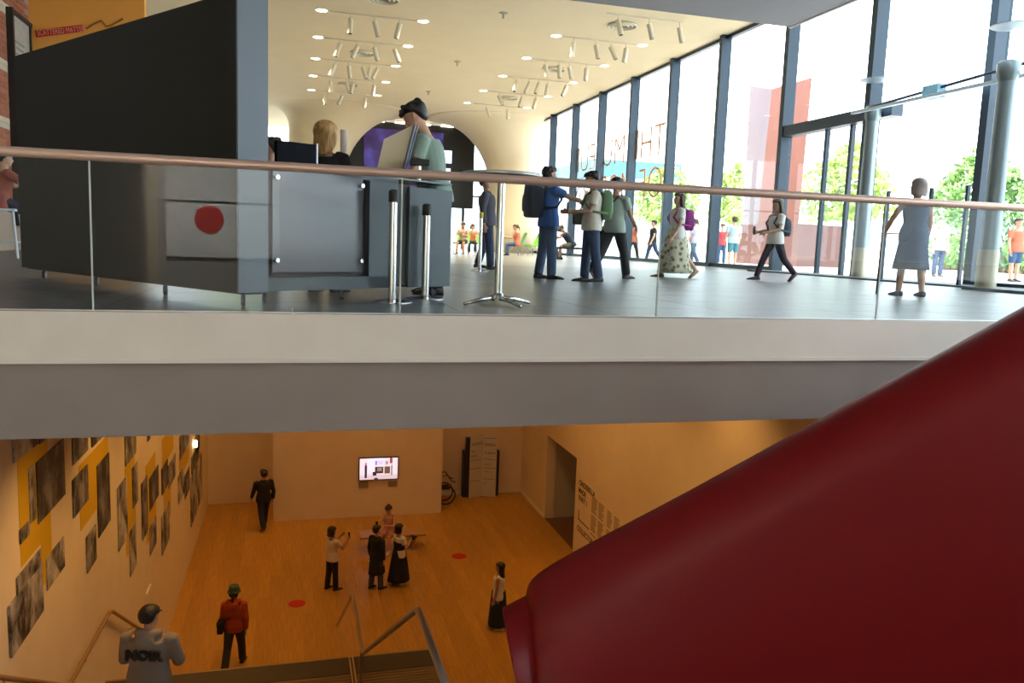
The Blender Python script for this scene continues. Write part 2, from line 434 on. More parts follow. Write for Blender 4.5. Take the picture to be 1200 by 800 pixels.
kp('core', MB().obox(v3(A+nn*.03,8.1), v3(B-A,0)*.995, v3(nn*(TH-.03),0), (0,0,2.035)), mat('kiosk_core',(.05,.052,.055),.5))
kp('end_panel', MB().obox(v3(B,8.1), v3(ab*.02,0), v3(nn*TH,0), (0,0,2.04)), panel_grey)
kp('base_rail', MB().obox(v3(A+nn*.05,8.085), v3(B-A,0), v3(nn*.15,0), (0,0,.03)), black)
def caster(par, p):
    c = rel(par, MB().tube([(p[0]-.014,p[1],UZ+.040),(p[0]+.014,p[1],UZ+.040)], .040, 16).build('castor', mat('castor_rubber',(.12,.12,.13),.6), par))
    h = MB(); h.box((p[0]-.022,p[1]-.03,UZ+.06),(p[0]+.022,p[1]+.03,UZ+.098)); h.box((p[0]-.024,p[1]-.014,UZ+.02),(p[0]-.018,p[1]+.014,UZ+.09)); h.box((p[0]+.018,p[1]-.014,UZ+.02),(p[0]+.024,p[1]+.014,UZ+.09))
    q = h.build('castor_fork', mat('castor_metal',(.8,.8,.8),.35,.3), c); q.matrix_parent_inverse = Matrix.Translation(-par.location)
    return c
for t in (.06,.36,.68,.97): caster(k0, A+(B-A)*t+nn*.12)

u2 = np.array([.8,.6]); v2 = np.array([-.6,.8]); Cc = B+nn*TH+np.array([.0,.0])
Cc = np.array([-.19,6.16])
d0 = empty('reception_desk', (Cc[0]+.8, Cc[1]+.75, UZ)); tag(d0, 'grey information desk on castors with a glossy inset front panel', 'desk')
def dk(name, s0, s1, w0, w1, z0, z1, m, bevel=0):
    a = Cc+u2*s0+v2*w0
    o = rel(d0, MB().obox(v3(a,z0), v3(u2*(s1-s0),0), v3(v2*(w1-w0),0), (0,0,z1-z0)).build(name, m, d0, bevel=bevel)); return o
desk_grey = mat('desk_grey', (.055,.072,.085), .5, .05, noise=.04, scale=3)
dk('carcass', 0, 1.32, .06, .36, 8.12, 9.0, black)
dk('plinth', 0, 1.32, 0, .06, 8.1, 8.2, desk_grey)
dk('top_edge', 0, 1.32, 0, .36, 8.985, 9.02, desk_grey)
dk('front_panel', .03, .90, -.035, -.015, 8.235, 9.0, mat('gloss_panel',(.075,.07,.085),.16,.0,spec=.6), bevel=.008)
dk('upright', 1.0, 1.32, 0, .06, 8.1, 9.0, desk_grey)
dk('recess', 1.32, 1.46, .03, .36, 8.12, 8.98, black)
dk('end_cabinet', 1.46, 2.0, 0, .36, 8.1, 8.97, desk_grey)
dk('worktop', .1, 2.0, .0, .36, 9.02, 9.035, mat('desk_top',(.10,.11,.12),.35))
for s in (.06,.87):
    for z in (8.33,8.93):
        p = v3(Cc+u2*s-v2*.035, z); rel(d0, MB().tube([p, p-v3(v2*.03,0)], .017, 14).build('standoff', chrome, d0, smooth=False))
for s in (.1,.85,1.95): caster(d0, Cc+u2*s+v2*.16)

# things on the desk
def oriented_panel(name, label, cat, px, Y, thick, m, tilt=0, children=()):
    pass
mo = empty('monitor', tuple(ony(347,196,6.95)*[1,1,0]+[0,0,9.035])); tag(mo, 'black computer monitor seen from behind on the desk beside the blond woman', 'monitor')
a = ony(324,164,6.95); b = ony(371,161,7.1); c = ony(371,196,7.1)
mb = MB().obox((a[0],a[1],9.07), (b[0]-a[0],.15,0), (-.02,.03,0), (0,0,a[2]-9.07)); rel(mo, mb.build('screen_back', mat('screen_black',(.008,.009,.014),.7,spec=.1), mo, bevel=.006))
mb = MB().obox((b[0],a[1]+.15,9.05), (.014,.005,0), (-.03,.035,0), (0,0,a[2]-9.04)); rel(mo, mb.build('edge_frame', mat('alu',(.5,.52,.55),.35,.9), mo))
rel(mo, MB().box((a[0]+.12,a[1]+.06,9.035),(a[0]+.2,a[1]+.16,9.09)).build('foot', black, mo))
# tilted ticket screen facing the young man
ts = empty('ticket_screen', tuple(np.append(ony(470,200,7.4)[:2], 9.035))); tag(ts, 'tilted flat touch screen with beige back standing on the desk', 'screen')
p0 = ony(441,201,7.35); p1 = ony(471,201,7.45); p2 = ony(485,146,7.45); p3 = ony(450,163,7.35)
q = np.array([.012,.03,0])
mb = MB(); mb.add([p0,p1,p2,p3,p0+q,p1+q,p2+q,p3+q],[(0,1,2,3),(7,6,5,4),(0,4,5,1),(1,5,6,2),(2,6,7,3),(3,7,4,0)])
rel(ts, mb.build('back_cover', mat('beige_cover',(.42,.32,.17),.5), ts))
e1 = ony(475,201,7.4); e2 = ony(490,147,7.4)
rel(ts, MB().tube([p1+[.012,0,0], p2+[.012,0,0]], .012, 8).build('bezel', mat('bezel_blue',(.16,.19,.25),.4,.4), ts))
rel(ts, MB().tube([e1, e2], .008, 8).build('bezel', MATS['bezel_blue'], ts))
bb = (p0+p1)/2
rel(ts, MB().tube([(bb[0],bb[1]+.05,9.035),(bb[0]+.02,bb[1]+.04,p0[2]+.1)], .014, 8).build('stand', black, ts))
# small reader in front of the young man
a = ony(481,187,7.3); b = ony(503,187,7.3)
cr = empty('card_reader', ((a[0]+b[0])/2, 7.33, 9.035)); tag(cr, 'small black card reader on a stalk in front of the young man', 'card reader')
rel(cr, MB().box((a[0],7.27,a[2]-.045),(b[0],7.38,a[2]+.01)).build('head', black, cr, bevel=.006))
rel(cr, MB().tube([((a[0]+b[0])/2,7.33,9.035),((a[0]+b[0])/2,7.33,a[2]-.04)], .018, 10).build('stalk', chrome, cr))
p = ony(403,160,7.9)
cp = empty('paper_cup', (p[0],p[1],9.2)); 
tag(cp, 'tall white cup stack beside the blond woman', 'cup'); cp.location.z = p[2]-.38
rel(cp, MB().lathe([(.03,p[2]-.36),(.035,p[2]+.06)], (p[0],p[1],0), 16).build('stack', white_paint, cp, smooth=False))
rel(cp, MB().box((p[0]-.05,p[1]-.05,UZ),(p[0]+.05,p[1]+.05,p[2]-.36)).build('stand', black, cp))

# ================================================================== POSTS AND TABLE
def stanchion(x, y, h, label, r=.032, cap=None):
    e = empty('queue_post', (x,y,UZ)); tag(e, label, 'post', 'chrome queue posts')
    MB().lathe([(.165,0),(.165,.008),(.06,.022),(.04,.03)], n=32).build('base', chrome, e, smooth=False)
    o = MB().lathe([(r,.02),(r,h)], n=20).build('pole', chrome, e); autosmooth(o)
    MB().lathe([(r+.008,h-.09),(r+.008,h),(r*.6,h+.012)], n=20).build('belt_head', cap or black, e)
    return e
p = onz(459,354,UZ); stanchion(p[0],p[1],.90,'chrome queue post with black head, left of the two before the desk')
p = onz(498,350,UZ); stanchion(p[0],p[1],.82,'chrome queue post, right of the two before the desk end')
p = onz(557,317,UZ); stanchion(p[0]+.02,p[1]-.25,1.02,'chrome queue post beside the man in the dark cap', cap=mat('yellow_head',(.65,.5,.03),.5))
tx, ty, _ = onz(583,357,UZ)
tb = empty('bar_table', (tx,ty,UZ)); tag(tb, 'round high bar table with chrome column and four splayed feet', 'table')
MB().lathe([(.32,1.055),(.335,1.06),(.335,1.075),(.33,1.082)], n=48).build('tabletop', mat('table_top',(.42,.42,.42),.25,.2), tb)
MB().lathe([(.31,1.045),(.31,1.056)], n=40).build('under_plate', mat('table_under',(.10,.10,.10),.5), tb)
o = MB().lathe([(.034,.05),(.034,1.05)], n=24).build('column', chrome, tb); autosmooth(o)
MB().lathe([(.05,.03),(.05,.08),(.036,.10)], n=24).build('hub', chrome, tb)
for k in range(4):
    a = k*math.pi/2+.35
    MB().tube([(0,0,.06),(.16*math.cos(a),.16*math.sin(a),.05),(.33*math.cos(a),.33*math.sin(a),.012)], [.024,.02,.012], 10).build('foot', chrome, tb, smooth=True)

# ================================================================== CEILING FITTINGS
lamp_white = mat('lamp_diffuser', (1,.90,.70), .5, emit=6)
spot_white = mat('spot_body', (.72,.66,.52), .5)
YR = [25.25,28.6,32.0,35.4,38.8]
dl = 0
ords = ['nearest','second','third','fourth','farthest']
XD = {.80:'leftmost row',3.80:'second row from left',8.05:'third row from left',11.03:'rightmost row by the glass wall'}
for X, rn in XD.items():
    for k, Y in enumerate(YR):
        e = empty('downlight', (X,Y,CE)); tag(e, f'round recessed ceiling downlight, {ords[k]} in the {rn}', 'downlight', 'ceiling downlights')
        MB().lathe([(.20,-.012),(.20,.0)], n=24).build('trim_ring', white_paint, e)
        MB().lathe([(.165,-.018),(.165,-.010)], n=24).build('diffuser', lamp_white, e)
        lamp('downlight_lamp', 'SPOT', (X,Y,CE-.05), 1400, (1,.80,.52), (X,Y,UZ), .15, 130, .8)
def spot_track(x0, x1, Y, spots, label):
    e = empty('spotlight_track', ((x0+x1)/2,Y,CE)); tag(e, label, 'track light', 'ceiling spotlight tracks')
    MB().box((x0-(x0+x1)/2,-.02,-.035),(x1-(x0+x1)/2,.02,-.001)).build('track', spot_white, e)
    for k, fx in enumerate(spots):
        x = (fx-.5)*(x1-x0); a = random.uniform(-.5,.5); b = random.uniform(-.25,.25)
        d = np.array([math.sin(a), math.sin(b), -1.0]); d /= np.linalg.norm(d); p = np.array([x,0,-.20])
        s = MB().tube([p-d*.04, p+d*.40], .078, 14).build('spotlight', spot_white, e); autosmooth(s)
        MB().tube([(x,0,-.03), tuple(p)], .016, 8).build('stem', spot_white, s)
        MB().tube([p+d*.395, p+d*.405], .06, 12).build('lens', black, s)
sp_l = [[.25,.52,.8],[.2,.42,.64,.9],[.2,.4,.6,.7,.8],[.2,.45,.55,.88],[.15,.45,.85]]
sp_r = [[.15,.45,.65,.85],[.2,.4,.55,.8],[.15,.35,.5,.65,.95],[.2,.6,.85],[.3,.7]]
for k, Y in enumerate(YR):
    spot_track(.98,3.62,Y,sp_l[k],f'cream ceiling track with cylinder spotlights, {ords[k]} of the left file')
    spot_track(8.25,10.85,Y,sp_r[k],f'cream ceiling track with cylinder spotlights, {ords[k]} of the right file')
spot_track(8.6,11.0,22.3,[.15,.55,.95],'ceiling track with three cylinder spotlights close to the grey bulkhead')
vent_m = mat('vent_grey', (.42,.38,.30), .5)
for k, (X, Y, lb) in enumerate(((2.4,23.4,'nearest left'),(2.4,30.3,'middle left'),(2.3,36.6,'far left'),(9.5,23.3,'nearest right'),(9.5,29.9,'middle right'),(9.5,36.6,'far right'))):
    e = empty('ceiling_vent', (X,Y,CE)); tag(e, f'round slatted air diffuser in the cream ceiling, {lb} one', 'vent', 'round air diffusers')
    MB().lathe([(.43,-.02),(.43,-.001)], n=32).build('plate', vent_m, e)
    for r in (.42,.30,.18):
        MB().tube([(r*math.cos(t),r*math.sin(t),-.04) for t in np.linspace(0,2*math.pi,33)], .022, 6).build('ring', spot_white, e)
for px, lb in (((590,15),'nearest'),((536,72),'middle'),((502,107),'farthest')):
    p = onz(*px, CE); e = empty('sprinkler', (p[0],p[1],CE)); tag(e, f'small ceiling sprinkler head, {lb} of three down the ceiling middle', 'sprinkler', 'ceiling sprinklers')
    MB().lathe([(.12,-.02),(.12,0)], n=16).build('plate', vent_m, e); MB().lathe([(.03,-.16),(.03,-.02)], n=10).build('head', vent_m, e)

# media wall at the back
mw = empty('media_wall', (6.2,46,UZ)); tag(mw, 'dark free-standing video wall with purple and blue screens between the columns', 'video wall')
mbk = mat('media_black', (.012,.012,.014), .5)
rel(mw, MB().box((2.2,46.2,10.4),(10.1,46.8,14.95)).build('frame', mbk, mw))
rel(mw, MB().box((2.4,46.3,UZ),(8.2,46.7,10.5)).build('base', mbk, mw))
def screen_mat():
    m = bpy.data.materials.new('purple_screen'); m.use_nodes = True; nt = m.node_tree; b = nt.nodes['Principled BSDF']
    tc = nt.nodes.new('ShaderNodeTexCoord'); nz = nt.nodes.new('ShaderNodeTexNoise'); nz.inputs['Scale'].default_value = .9
    cr = nt.nodes.new('ShaderNodeValToRGB'); cr.color_ramp.elements[0].position = .3; cr.color_ramp.elements[0].color = (.03,.012,.06,1)
    cr.color_ramp.elements[1].position = .7; cr.color_ramp.elements[1].color = (.12,.12,.6,1)
    k = cr.color_ramp.elements.new(.5); k.color = (.07,.03,.16,1)
    nt.links.new(tc.outputs['Object'], nz.inputs[0]); nt.links.new(nz.outputs[0], cr.inputs[0]); nt.links.new(cr.outputs[0], b.inputs['Emission Color'])
    b.inputs['Base Color'].default_value = (.01,.01,.02,1); b.inputs['Emission Strength'].default_value = .7; return m
psm = screen_mat()
a = ony(427,142,46.15); b = ony(520,142,46.15)
rel(mw, MB().box((a[0],46.12,10.8),(b[0],46.2,14.55)).build('screen', psm, mw))
a = ony(508,150,46.1)
for (x0, x1, z0, z1) in ((8.0,8.75,12.9,13.6),(7.2,8.7,11.3,12.6)):
    rel(mw, MB().box((x0,46.08,z0),(x1,46.2,z1)).build('screen', mat('white_screen',(.65,.72,1),.5,emit=1.6), mw))
for k in range(6):
    x = 2.9+k*1.3; rel(mw, MB().tube([(x,46.1,14.95),(x+.7,46.1,14.95)], .05, 8).build('light_strip', lamp_white, mw))

# ================================================================== OUTSIDE
g = struct('ground', MB().box((XG+.4,-60,UZ-.3),(180,280,UZ-.02)), mat('plaza_stone',(.62,.60,.56),.8,noise=.06,scale=1))
struct('ground_back', MB().box((-60,53,UZ-.3),(XG+.4,160,UZ-.02)), MATS['plaza_stone'])
leaf_cols = [mat('leaf_light',(.30,.42,.10),.6,rand=.1), mat('leaf_mid',(.14,.28,.07),.6,rand=.1), mat('leaf_dark',(.09,.20,.09),.6,rand=.1)]
bark = mat('bark',(.20,.15,.10),.9,noise=.2)
def leaf_mesh(name, rx, rz, zc, n, m, size):
    b = MB()
    for _ in range(n):
        d = rng.normal(size=3); d /= np.linalg.norm(d); r = rng.uniform(.55,1)**.6
        lump = 1+.25*math.sin(3*d[0]+2*d[2])*math.cos(4*d[1])
        c = np.array([d[0]*rx*r*lump, d[1]*rx*r*lump, zc+d[2]*rz*r*lump])
        u = rng.normal(size=3); u /= np.linalg.norm(u); w = np.cross(u, rng.normal(size=3)); w /= np.linalg.norm(w)
        s = size*rng.uniform(.6,1.2)
        b.add([c-u*s, c+w*s*.5, c+u*s, c-w*s*.5], [(0,1,2,3)])
    return b.mesh(name, m)
tree_meshes = [(leaf_mesh('foliage', 2.6,2.3,4.6,1500,leaf_cols[k],.30)) for k in range(3)]
trunk_me = MB().tube([(0,0,0),(.05,.03,1.5),(-.05,.06,3.0),(.0,.0,4.4)], [.2,.16,.13,.06], 10).mesh('trunk', bark, True)
def tree(x, y, s, k, label):
    e = empty('tree', (x,y,UZ-.02), random.uniform(0,6)); e.scale = (s,s,s); tag(e, label, 'tree', 'trees on the plaza')
    mk('foliage', tree_meshes[k], e); mk('trunk', trunk_me, e)
for args in ((30,62,1.0,0,'pale green tree outside, seen past the far end of the glass wall'),
             (33,55,1.0,0,'yellow-green tree outside behind the glass lettering'),
             (36,47,1.1,0,'pale plaza tree left of the tapering red pillar'),
             (40,40,1.0,1,'green plaza tree just right of the tapering red pillar'),
             (38,31,.95,2,'dark green tree seen through the entrance doors'),
             (38,26,.75,1,'green tree seen between the two steel entrance columns'),
             (38,20.6,.72,2,'dark tree behind the woman in the navy dress'),
             (35,14.6,.75,1,'green tree at the far right beyond the entrance'),
             (-4,66,1.2,0,'pale green tree outside the back windows left of the column'),
             (9,68,1.2,0,'pale tree outside the back windows behind the green chairs')):
    tree(*args)
hm = [leaf_mesh('foliage', 1.5,.8,.85,900,leaf_cols[k],.16) for k in (1,2)]
for k, (x, y) in enumerate(((31,31.5),(30.5,28.8),(30,26),(29.5,23.2),(29,20.5),(28.5,17.8))):
    e = empty('hedge', (x,y,UZ-.02)); e.scale = (1,1,1.25); tag(e, f'clipped green hedge beyond the entrance, number {k+1} from the red pillar'.replace('number 1','first').replace('number 2','second').replace('number 3','third').replace('number 4','fourth').replace('number 5','fifth').replace('number 6','sixth'), 'hedge', 'hedges beyond the entrance')
    mk('foliage', hm[k % 2], e); MB().box((-.2,-1.2,0),(.2,1.2,.7)).build('stems', bark, e)
# tapering red pillar
pl = empty('red_pillar', (21,30.5,UZ-.02)); tag(pl, 'tall tapering rust-pink monument standing outside the glass wall', 'monument')
pm_ = mat('rust_pink', (.15,.052,.038), .7, noise=.06, scale=1.2)
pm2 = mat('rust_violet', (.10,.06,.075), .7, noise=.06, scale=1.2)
D = 20.0
def P(x, y, X): return onx(x, y, X)
fbl, fbr, ftl, ftr = P(884,302,D), P(932,302,D), P(905,98,D), P(951,98,D)
bbl, btl = P(868,300,D+3), P(879,101,D+3)
bbr, btr = P(929,302,D+3), P(947,98,D+3)
for q in (fbl,fbr,bbl,bbr): q[2] = UZ-.02
zt = (ftl[2]+ftr[2])/2
for q in (ftl,ftr): q[2] = zt
mb = MB(); mb.add([fbl,fbr,ftr,ftl],[(0,1,2,3)]); mb.add([fbr,bbr,btr,ftr],[(0,1,2,3)]); mb.add([ftl,ftr,btr,btl],[(0,1,2,3)]); mb.add([bbr,bbl,btl,btr],[(0,1,2,3)])
rel(pl, mb.build('shaft', pm_, pl))
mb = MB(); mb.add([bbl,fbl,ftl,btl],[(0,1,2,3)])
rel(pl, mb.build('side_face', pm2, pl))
rel(pl, MB().obox((19.6,P(934,300,19.6)[1],UZ-.02),(2.6,.3*2.6,0),(0,P(862,300,19.6)[1]-P(934,300,19.6)[1],0),(0,0,P(900,262,19.6)[2]-UZ)).build('plinth', mat('plinth_red',(.11,.045,.04),.8), pl))
# pale building with teal roof band
bd = empty('plaza_building', (60,190,UZ)); tag(bd, 'white building with a teal roof band across the plaza', 'building')
rel(bd, MB().box((58,152,UZ-.3),(75,235,onx(775,191,58)[2])).build('wall', mat('pale_wall',(.40,.43,.48),.8), bd))
rel(bd, MB().box((57,151,onx(775,191,58)[2]),(76,236,onx(775,168,58)[2])).build('roof_band', mat('teal_band',(.06,.16,.21),.6), bd))
for k in range(9):
    for r in range(3):
        w_ = rel(bd, MB().box((57.9,156+k*8,11+r*6),(58.1,161+k*8,14.5+r*6)).build('window', mat('far_glass',(.25,.32,.40),.2), bd))

# entrance: header, door leaves, steel columns, canopy blades, vestibule rail
en = empty('entrance', (12.2,15,UZ)); tag(en, 'glazed entrance with slim door leaves, header and two round steel columns', 'entrance')
ep = lambda n, mb, m, **k: rel(en, mb.build(n, m, en, **k))
col_m = mat('steel_column', (.20,.26,.28), .35, .6)
ep('header', MB().box((12.75,15.4,11.62),(13.05,19.6,11.9)), dark_steel)
ep('header', MB().box((11.85,8.0,11.6),(11.93,15.6,11.66)), mat('blade_blue',(.5,.62,.72),.4,.3))
for y in (17.9,16.95): ep('door_stile', MB().box((12.93,y-.05,UZ),(13.03,y+.05,11.65)), dark_steel)
for y0, y1 in ((18.0,19.5),(17.0,17.85)): ep('door_glass', MB().box((12.97,y0,UZ+.1),(12.99,y1,11.6)), facade)
for x, y in ((12.55,15.75),(11.6,11.3)):
    o = ep('column', MB().lathe([(.165,UZ-.012),(.165,UZ+.7)], (x,y,0), 24), mat('column_foot',(.45,.42,.30),.4,.4)); autosmooth(o)
    o = ep('column', MB().lathe([(.155,UZ+.7),(.135,11.6)], (x,y,0), 24), col_m); autosmooth(o)
    o = ep('column_collar', MB().lathe([(.13,11.5),(.18,11.62),(.18,11.8),(.14,11.85)], (x,y,0), 24), col_m); autosmooth(o)
    ep('canopy_blade', MB().lathe([(.02,12.38),(.34,12.41),(.35,12.42),(.02,12.44)], (x,y,0), 32), mat('blade_blue',(.5,.62,.72),.4,.3))
ep('sill', MB().box((11.9,11.2,UZ-.01),(13.0,19.4,UZ+.035)), mat('mat_dark',(.07,.09,.11),.6))
ep('sill', MB().box((11.2,5.7,UZ-.01),(12.0,11.4,UZ+.05)), MATS['mat_dark'])
for y in (14.6,13.4,12.5,10.4,9.0):
    x = 12.2 if y > 12 else 11.6
    ep('door_stile', MB().box((x-.03,y-.03,UZ),(x+.03,y+.03,11.5 if y < 11 else 9.9)), dark_steel)
for y0, y1, x in ((13.4,14.6,12.2),(12.5,13.4,12.2),(9.0,10.4,11.6)):
    ep('door_glass', MB().box((x-.008,y0+.04,UZ+.08),(x+.008,y1-.04,9.9 if x > 12 else 11.4)), facade)
o = ep('pull_bar', MB().tube([(12.1,13.5,9.0),(12.1,14.5,9.0)], .02, 8), chrome)
ep('sensor', MB().box((12.1,13.4,11.65),(12.3,13.8,11.9)), mat('sensor_blue',(.2,.42,.55),.5))
ep('sensor_arm', MB().tube([(12.2,15.4,11.75),(12.2,10.9,11.95)], .03, 8), dark_steel)

# gold lettering on the glass, reads from outside
gold = mat('gold_letters', (.45,.20,.05), .4, .2)
gl = empty('glass_lettering', (XG+.05, 33, 11)); tag(gl, 'large mirrored gold lettering stuck on the glass wall', 'lettering')
yO = onx(776,215,XG)[1]
for txt, z in (('THE MUSEUM', onx(768,186,XG)[2]+.1), ('OF MODERN', onx(768,232,XG)[2])):
    o = put_text('letters', txt, 1.75, gold, (XG+.03, yO, z), (0,1,0), (0,0,1), None, .01, sx=.98, bold=-.035)
    o.parent = gl; o.matrix_parent_inverse = Matrix.Translation(-gl.location)

# ================================================================== GALLERY CONTENTS
for px, lb in (((348,707),'nearer, left of the photographing visitor'),((538,651.5),'farther, near the doorway side')):
    p = onz(*px, 0); e = MB().disc((p[0],p[1],0), .2, .004, 40).build('floor_marker', mat('red_vinyl',(.50,.012,.008),.5)); tag(e, f'round red floor sticker, the {lb}', 'floor sticker', 'red floor stickers')
# tv
tv = empty('wall_screen', (2.55,24.1,1.5)); tag(tv, 'wall-mounted flat screen playing a gallery scene', 'screen')
rel(tv, MB().box((1.955,24.05,1.165),(3.165,24.12,1.875)).build('case', black, tv))
def tvbox(n, x0, x1, z0, z1, c, y=24.046, e=1.0):
    m = mat('screen_%02d%02d%02d' % tuple(int(k*99) for k in c), c, .5, emit=e)
    X0 = 1.985; Z0 = 1.19; W = 1.15; H = .66
    rel(tv, MB().box((X0+x0*W,y,Z0+z0*H),(X0+x1*W,24.06,Z0+z1*H)).build(n, m, tv))
tvbox('picture', 0,1,0,1,(.80,.68,.78))
tvbox('picture_floor', 0,1,0,.22,(.62,.50,.55),24.045)
tvbox('picture_panel', .22,.6,.35,1,(.82,.76,.95),24.0445)
for n, a in (('figure',(.13,.19,.08,.68,(.03,.02,.05))),('figure',(.14,.18,.68,.80,(.35,.12,.15))),('frame',(.40,.62,.28,.60,(.06,.03,.02))),('canvas',(.46,.58,.38,.56,(.75,.62,.48))),('frame',(.65,.80,.26,.60,(.14,.08,.05))),
             ('canvas',(.40,.46,.68,.88,(.25,.25,.75))),('canvas',(.48,.60,.70,.88,(.6,.55,.85))),('canvas',(.67,.75,.68,.86,(.35,.30,.38))),('banner',(.79,.86,.74,1,(.30,.06,.06))),('bench',(.34,.44,.18,.36,(.02,.02,.03))),('figure',(.83,.855,.18,.66,(.04,.03,.04))),('bench',(.38,.48,0,.07,(.03,.03,.05)))):
    tvbox(n, *a, y=24.043)
for k, (x0, x1) in enumerate(((1.96,2.25),(2.86,3.14))):
    a = MB().box((x0,24.10,.92),(x1,24.12,1.10)).build('wall_plate', mat('label_tan',(.32,.26,.16),.7)); tag(a, ['small tan caption plate under the left side of the wall screen','small tan caption plate under the right side of the wall screen'][k], 'caption', 'caption plates')
# bench
be = empty('bench', (2.68,21.45,0)); tag(be, 'low pale wooden bench with two slab legs in front of the screen wall', 'bench')
oak = mat('bench_oak',(.45,.24,.09),.45,noise=.1,scale=5,stretch=(.5,5,5))
MB().box((-.9,-.28,.39),(.9,.28,.45)).build('seat', oak, be, bevel=.01)
for s in (-.58,.58): MB().box((s-.04,-.24,0),(s+.04,.24,.39)).build('leg', oak, be)
# folding text board with dark bags behind
fb = empty('folding_board', (6.15,25.35,0)); tag(fb, 'white folded standing board printed with black text near the back corner', 'sign')
board = mat('board_white',(.62,.58,.52),.7); ink = mat('ink',(.03,.025,.02),.8)
a0, a1, a2 = np.array([5.69,25.33,.02]), np.array([6.16,25.47,.02]), np.array([6.60,25.30,.02])
for p, q in ((a0,a1),(a1,a2)): rel(fb, MB().obox(p, q-p, (0,.02,0), (0,0,2.12)).build('leaf', board, fb))
for p, q, rows in ((a0,a1,[(1.78,.9,.07,'ARTISTS'),(1.55,.4,.05,'ON'),(1.38,.8,.05,'SITE 2'),(1.28,1,.012,None),(.98,1,.012,None),(.55,.9,.012,None)]),(a1,a2,[(2.0,1,.012,None),(1.74,.9,.07,'SERIES'),(1.47,1,.05,'MUSEUM'),(1.28,1,.012,None),(1.10,.9,.03,'programme'),(.98,1,.012,None),(.85,.9,.03,'autumn'),(.60,.9,.012,None),(.45,.6,.03,'open')])):
    d = (q-p)/np.linalg.norm(q-p); nrm = np.array([d[1],-d[0],0])
    for z, wd, h, t in rows:
        if t: rel(fb, put_text('print', t, h*1.9, ink, p+d*.05+nrm*.004+[0,0,z], d, (0,0,1), fb, .001)); fb.children[-1].matrix_parent_inverse = Matrix.Translation(-fb.location)
        else: rel(fb, MB().obox(p+d*.03+nrm*.004+[0,0,z], d*(.42*wd), nrm*.001, (0,0,h)).build('print', ink, fb))
dc = empty('dark_cabinet', (5.6,25.6,0)); tag(dc, 'narrow black crate standing behind the folded white board', 'crate')
rel(dc, MB().box((5.52,25.5,0),(6.75,25.78,1.55)).build('body', mat('cabinet_black',(.02,.02,.025),.6), dc)); rel(dc, MB().box((5.62,25.5,1.55),(5.8,25.76,2.0)).build('lid', MATS['cabinet_black'], dc))
# wheelchair-like pushchair peeking out behind the partition
wc = empty('folded_wheelchair', (4.85,25.0,0)); tag(wc, 'dark red folded wheelchair half hidden behind the screen wall', 'wheelchair')
wm = mat('dark_red_frame',(.10,.012,.012),.5); 
for dy in (-.2,.2):
    ring = [(4.82+.3*math.cos(t),25.05+dy,.31+.3*math.sin(t)) for t in np.linspace(0,2*math.pi,25)]
    rel(wc, MB().tube(ring, .022, 8).build('wheel', black, wc)); 
    rel(wc, MB().tube([(4.62,25.05+dy,.3),(4.66,25.05+dy,.95),(4.85,25.05+dy,.98),(5.0,25.05+dy,.78),(5.12,25.05+dy,.74)], .02, 8).build('frame', wm, wc))
rel(wc, MB().box((4.62,24.86,.5),(4.95,25.24,.56)).build('seat', black, wc)); rel(wc, MB().box((4.62,24.86,.56),(4.68,25.24,.93)).build('backrest', black, wc))

# photo prints on the left wall
def photo_mat(k, light):
    m = bpy.data.materials.new('photo_print_%d' % k); m.use_nodes = True; nt = m.node_tree; b = nt.nodes['Principled BSDF']
    tc = nt.nodes.new('ShaderNodeTexCoord'); mp = nt.nodes.new('ShaderNodeMapping'); mp.inputs['Location'].default_value = (k*3.1,k*1.7,k*2.3); mp.inputs['Scale'].default_value = (1,1.6,1)
    nz = nt.nodes.new('ShaderNodeTexNoise'); nz.inputs['Scale'].default_value = 1.4+.6*(k % 3); nz.inputs['Detail'].default_value = 10; nz.inputs['Roughness'].default_value = .68; nz.inputs['Distortion'].default_value = .3
    cr = nt.nodes.new('ShaderNodeValToRGB'); cr.color_ramp.elements[0].position = .42; cr.color_ramp.elements[1].position = .62
    cr.color_ramp.elements[0].color = (.02,.018,.017,1); cr.color_ramp.elements[1].color = (light*1.6,light*1.5,light*1.42,1)
    nt.links.new(tc.outputs['Object'], mp.inputs[0]); nt.links.new(mp.outputs[0], nz.inputs[0]); nt.links.new(nz.outputs[0], cr.inputs[0]); nt.links.new(cr.outputs[0], b.inputs['Base Color'])
    b.inputs['Roughness'].default_value = .5; return m
pmats = [photo_mat(k, (.42,.30,.22,.36,.16)[k]) for k in range(5)]
yel = mat('yellow_print', (.66,.40,.006), .6)
photos = [(13,41,480,544),(44,58,480,521),(42,74,541,616),(33,39.5,548,615),(22,33,621,638),(19,47,676,722),(9.5,48,709,773),(53.5,74,654,693),
 (83.5,101,480,546),(106,123,480,525),(84.5,102,562,608),(113.5,127.5,545,632),(100.5,111.5,629,673),(145.5,158,480,548),(137.5,148,571,648),
 (154.5,160.5,548,597),(151.5,158.5,623,677),(165.5,172,566,635),(174.5,185,561,600),(175,182.5,618,652),(189,196,549,581),(197,205,545,573),(189,198,605,652),
 (208.5,215,558,592),(216,221.5,558,586),(223,236,560,619),(210,221,512,540),(224,233,536,556),(229,233.5,490,534),(172,175,480,518)]
rows_ = ['nearest','']
def wall_rect(xl, xr, yt, yb):
    a = onx(xl, (yt+yb)/2, XL); bq = onx(xr, (yt+yb)/2-(xr-xl)*.95, XL)
    return a[1], bq[1], onx(xl,yb,XL)[2], onx(xl,yt,XL)[2]
looks = ['grainy','dark','pale','crowded','shadowy']
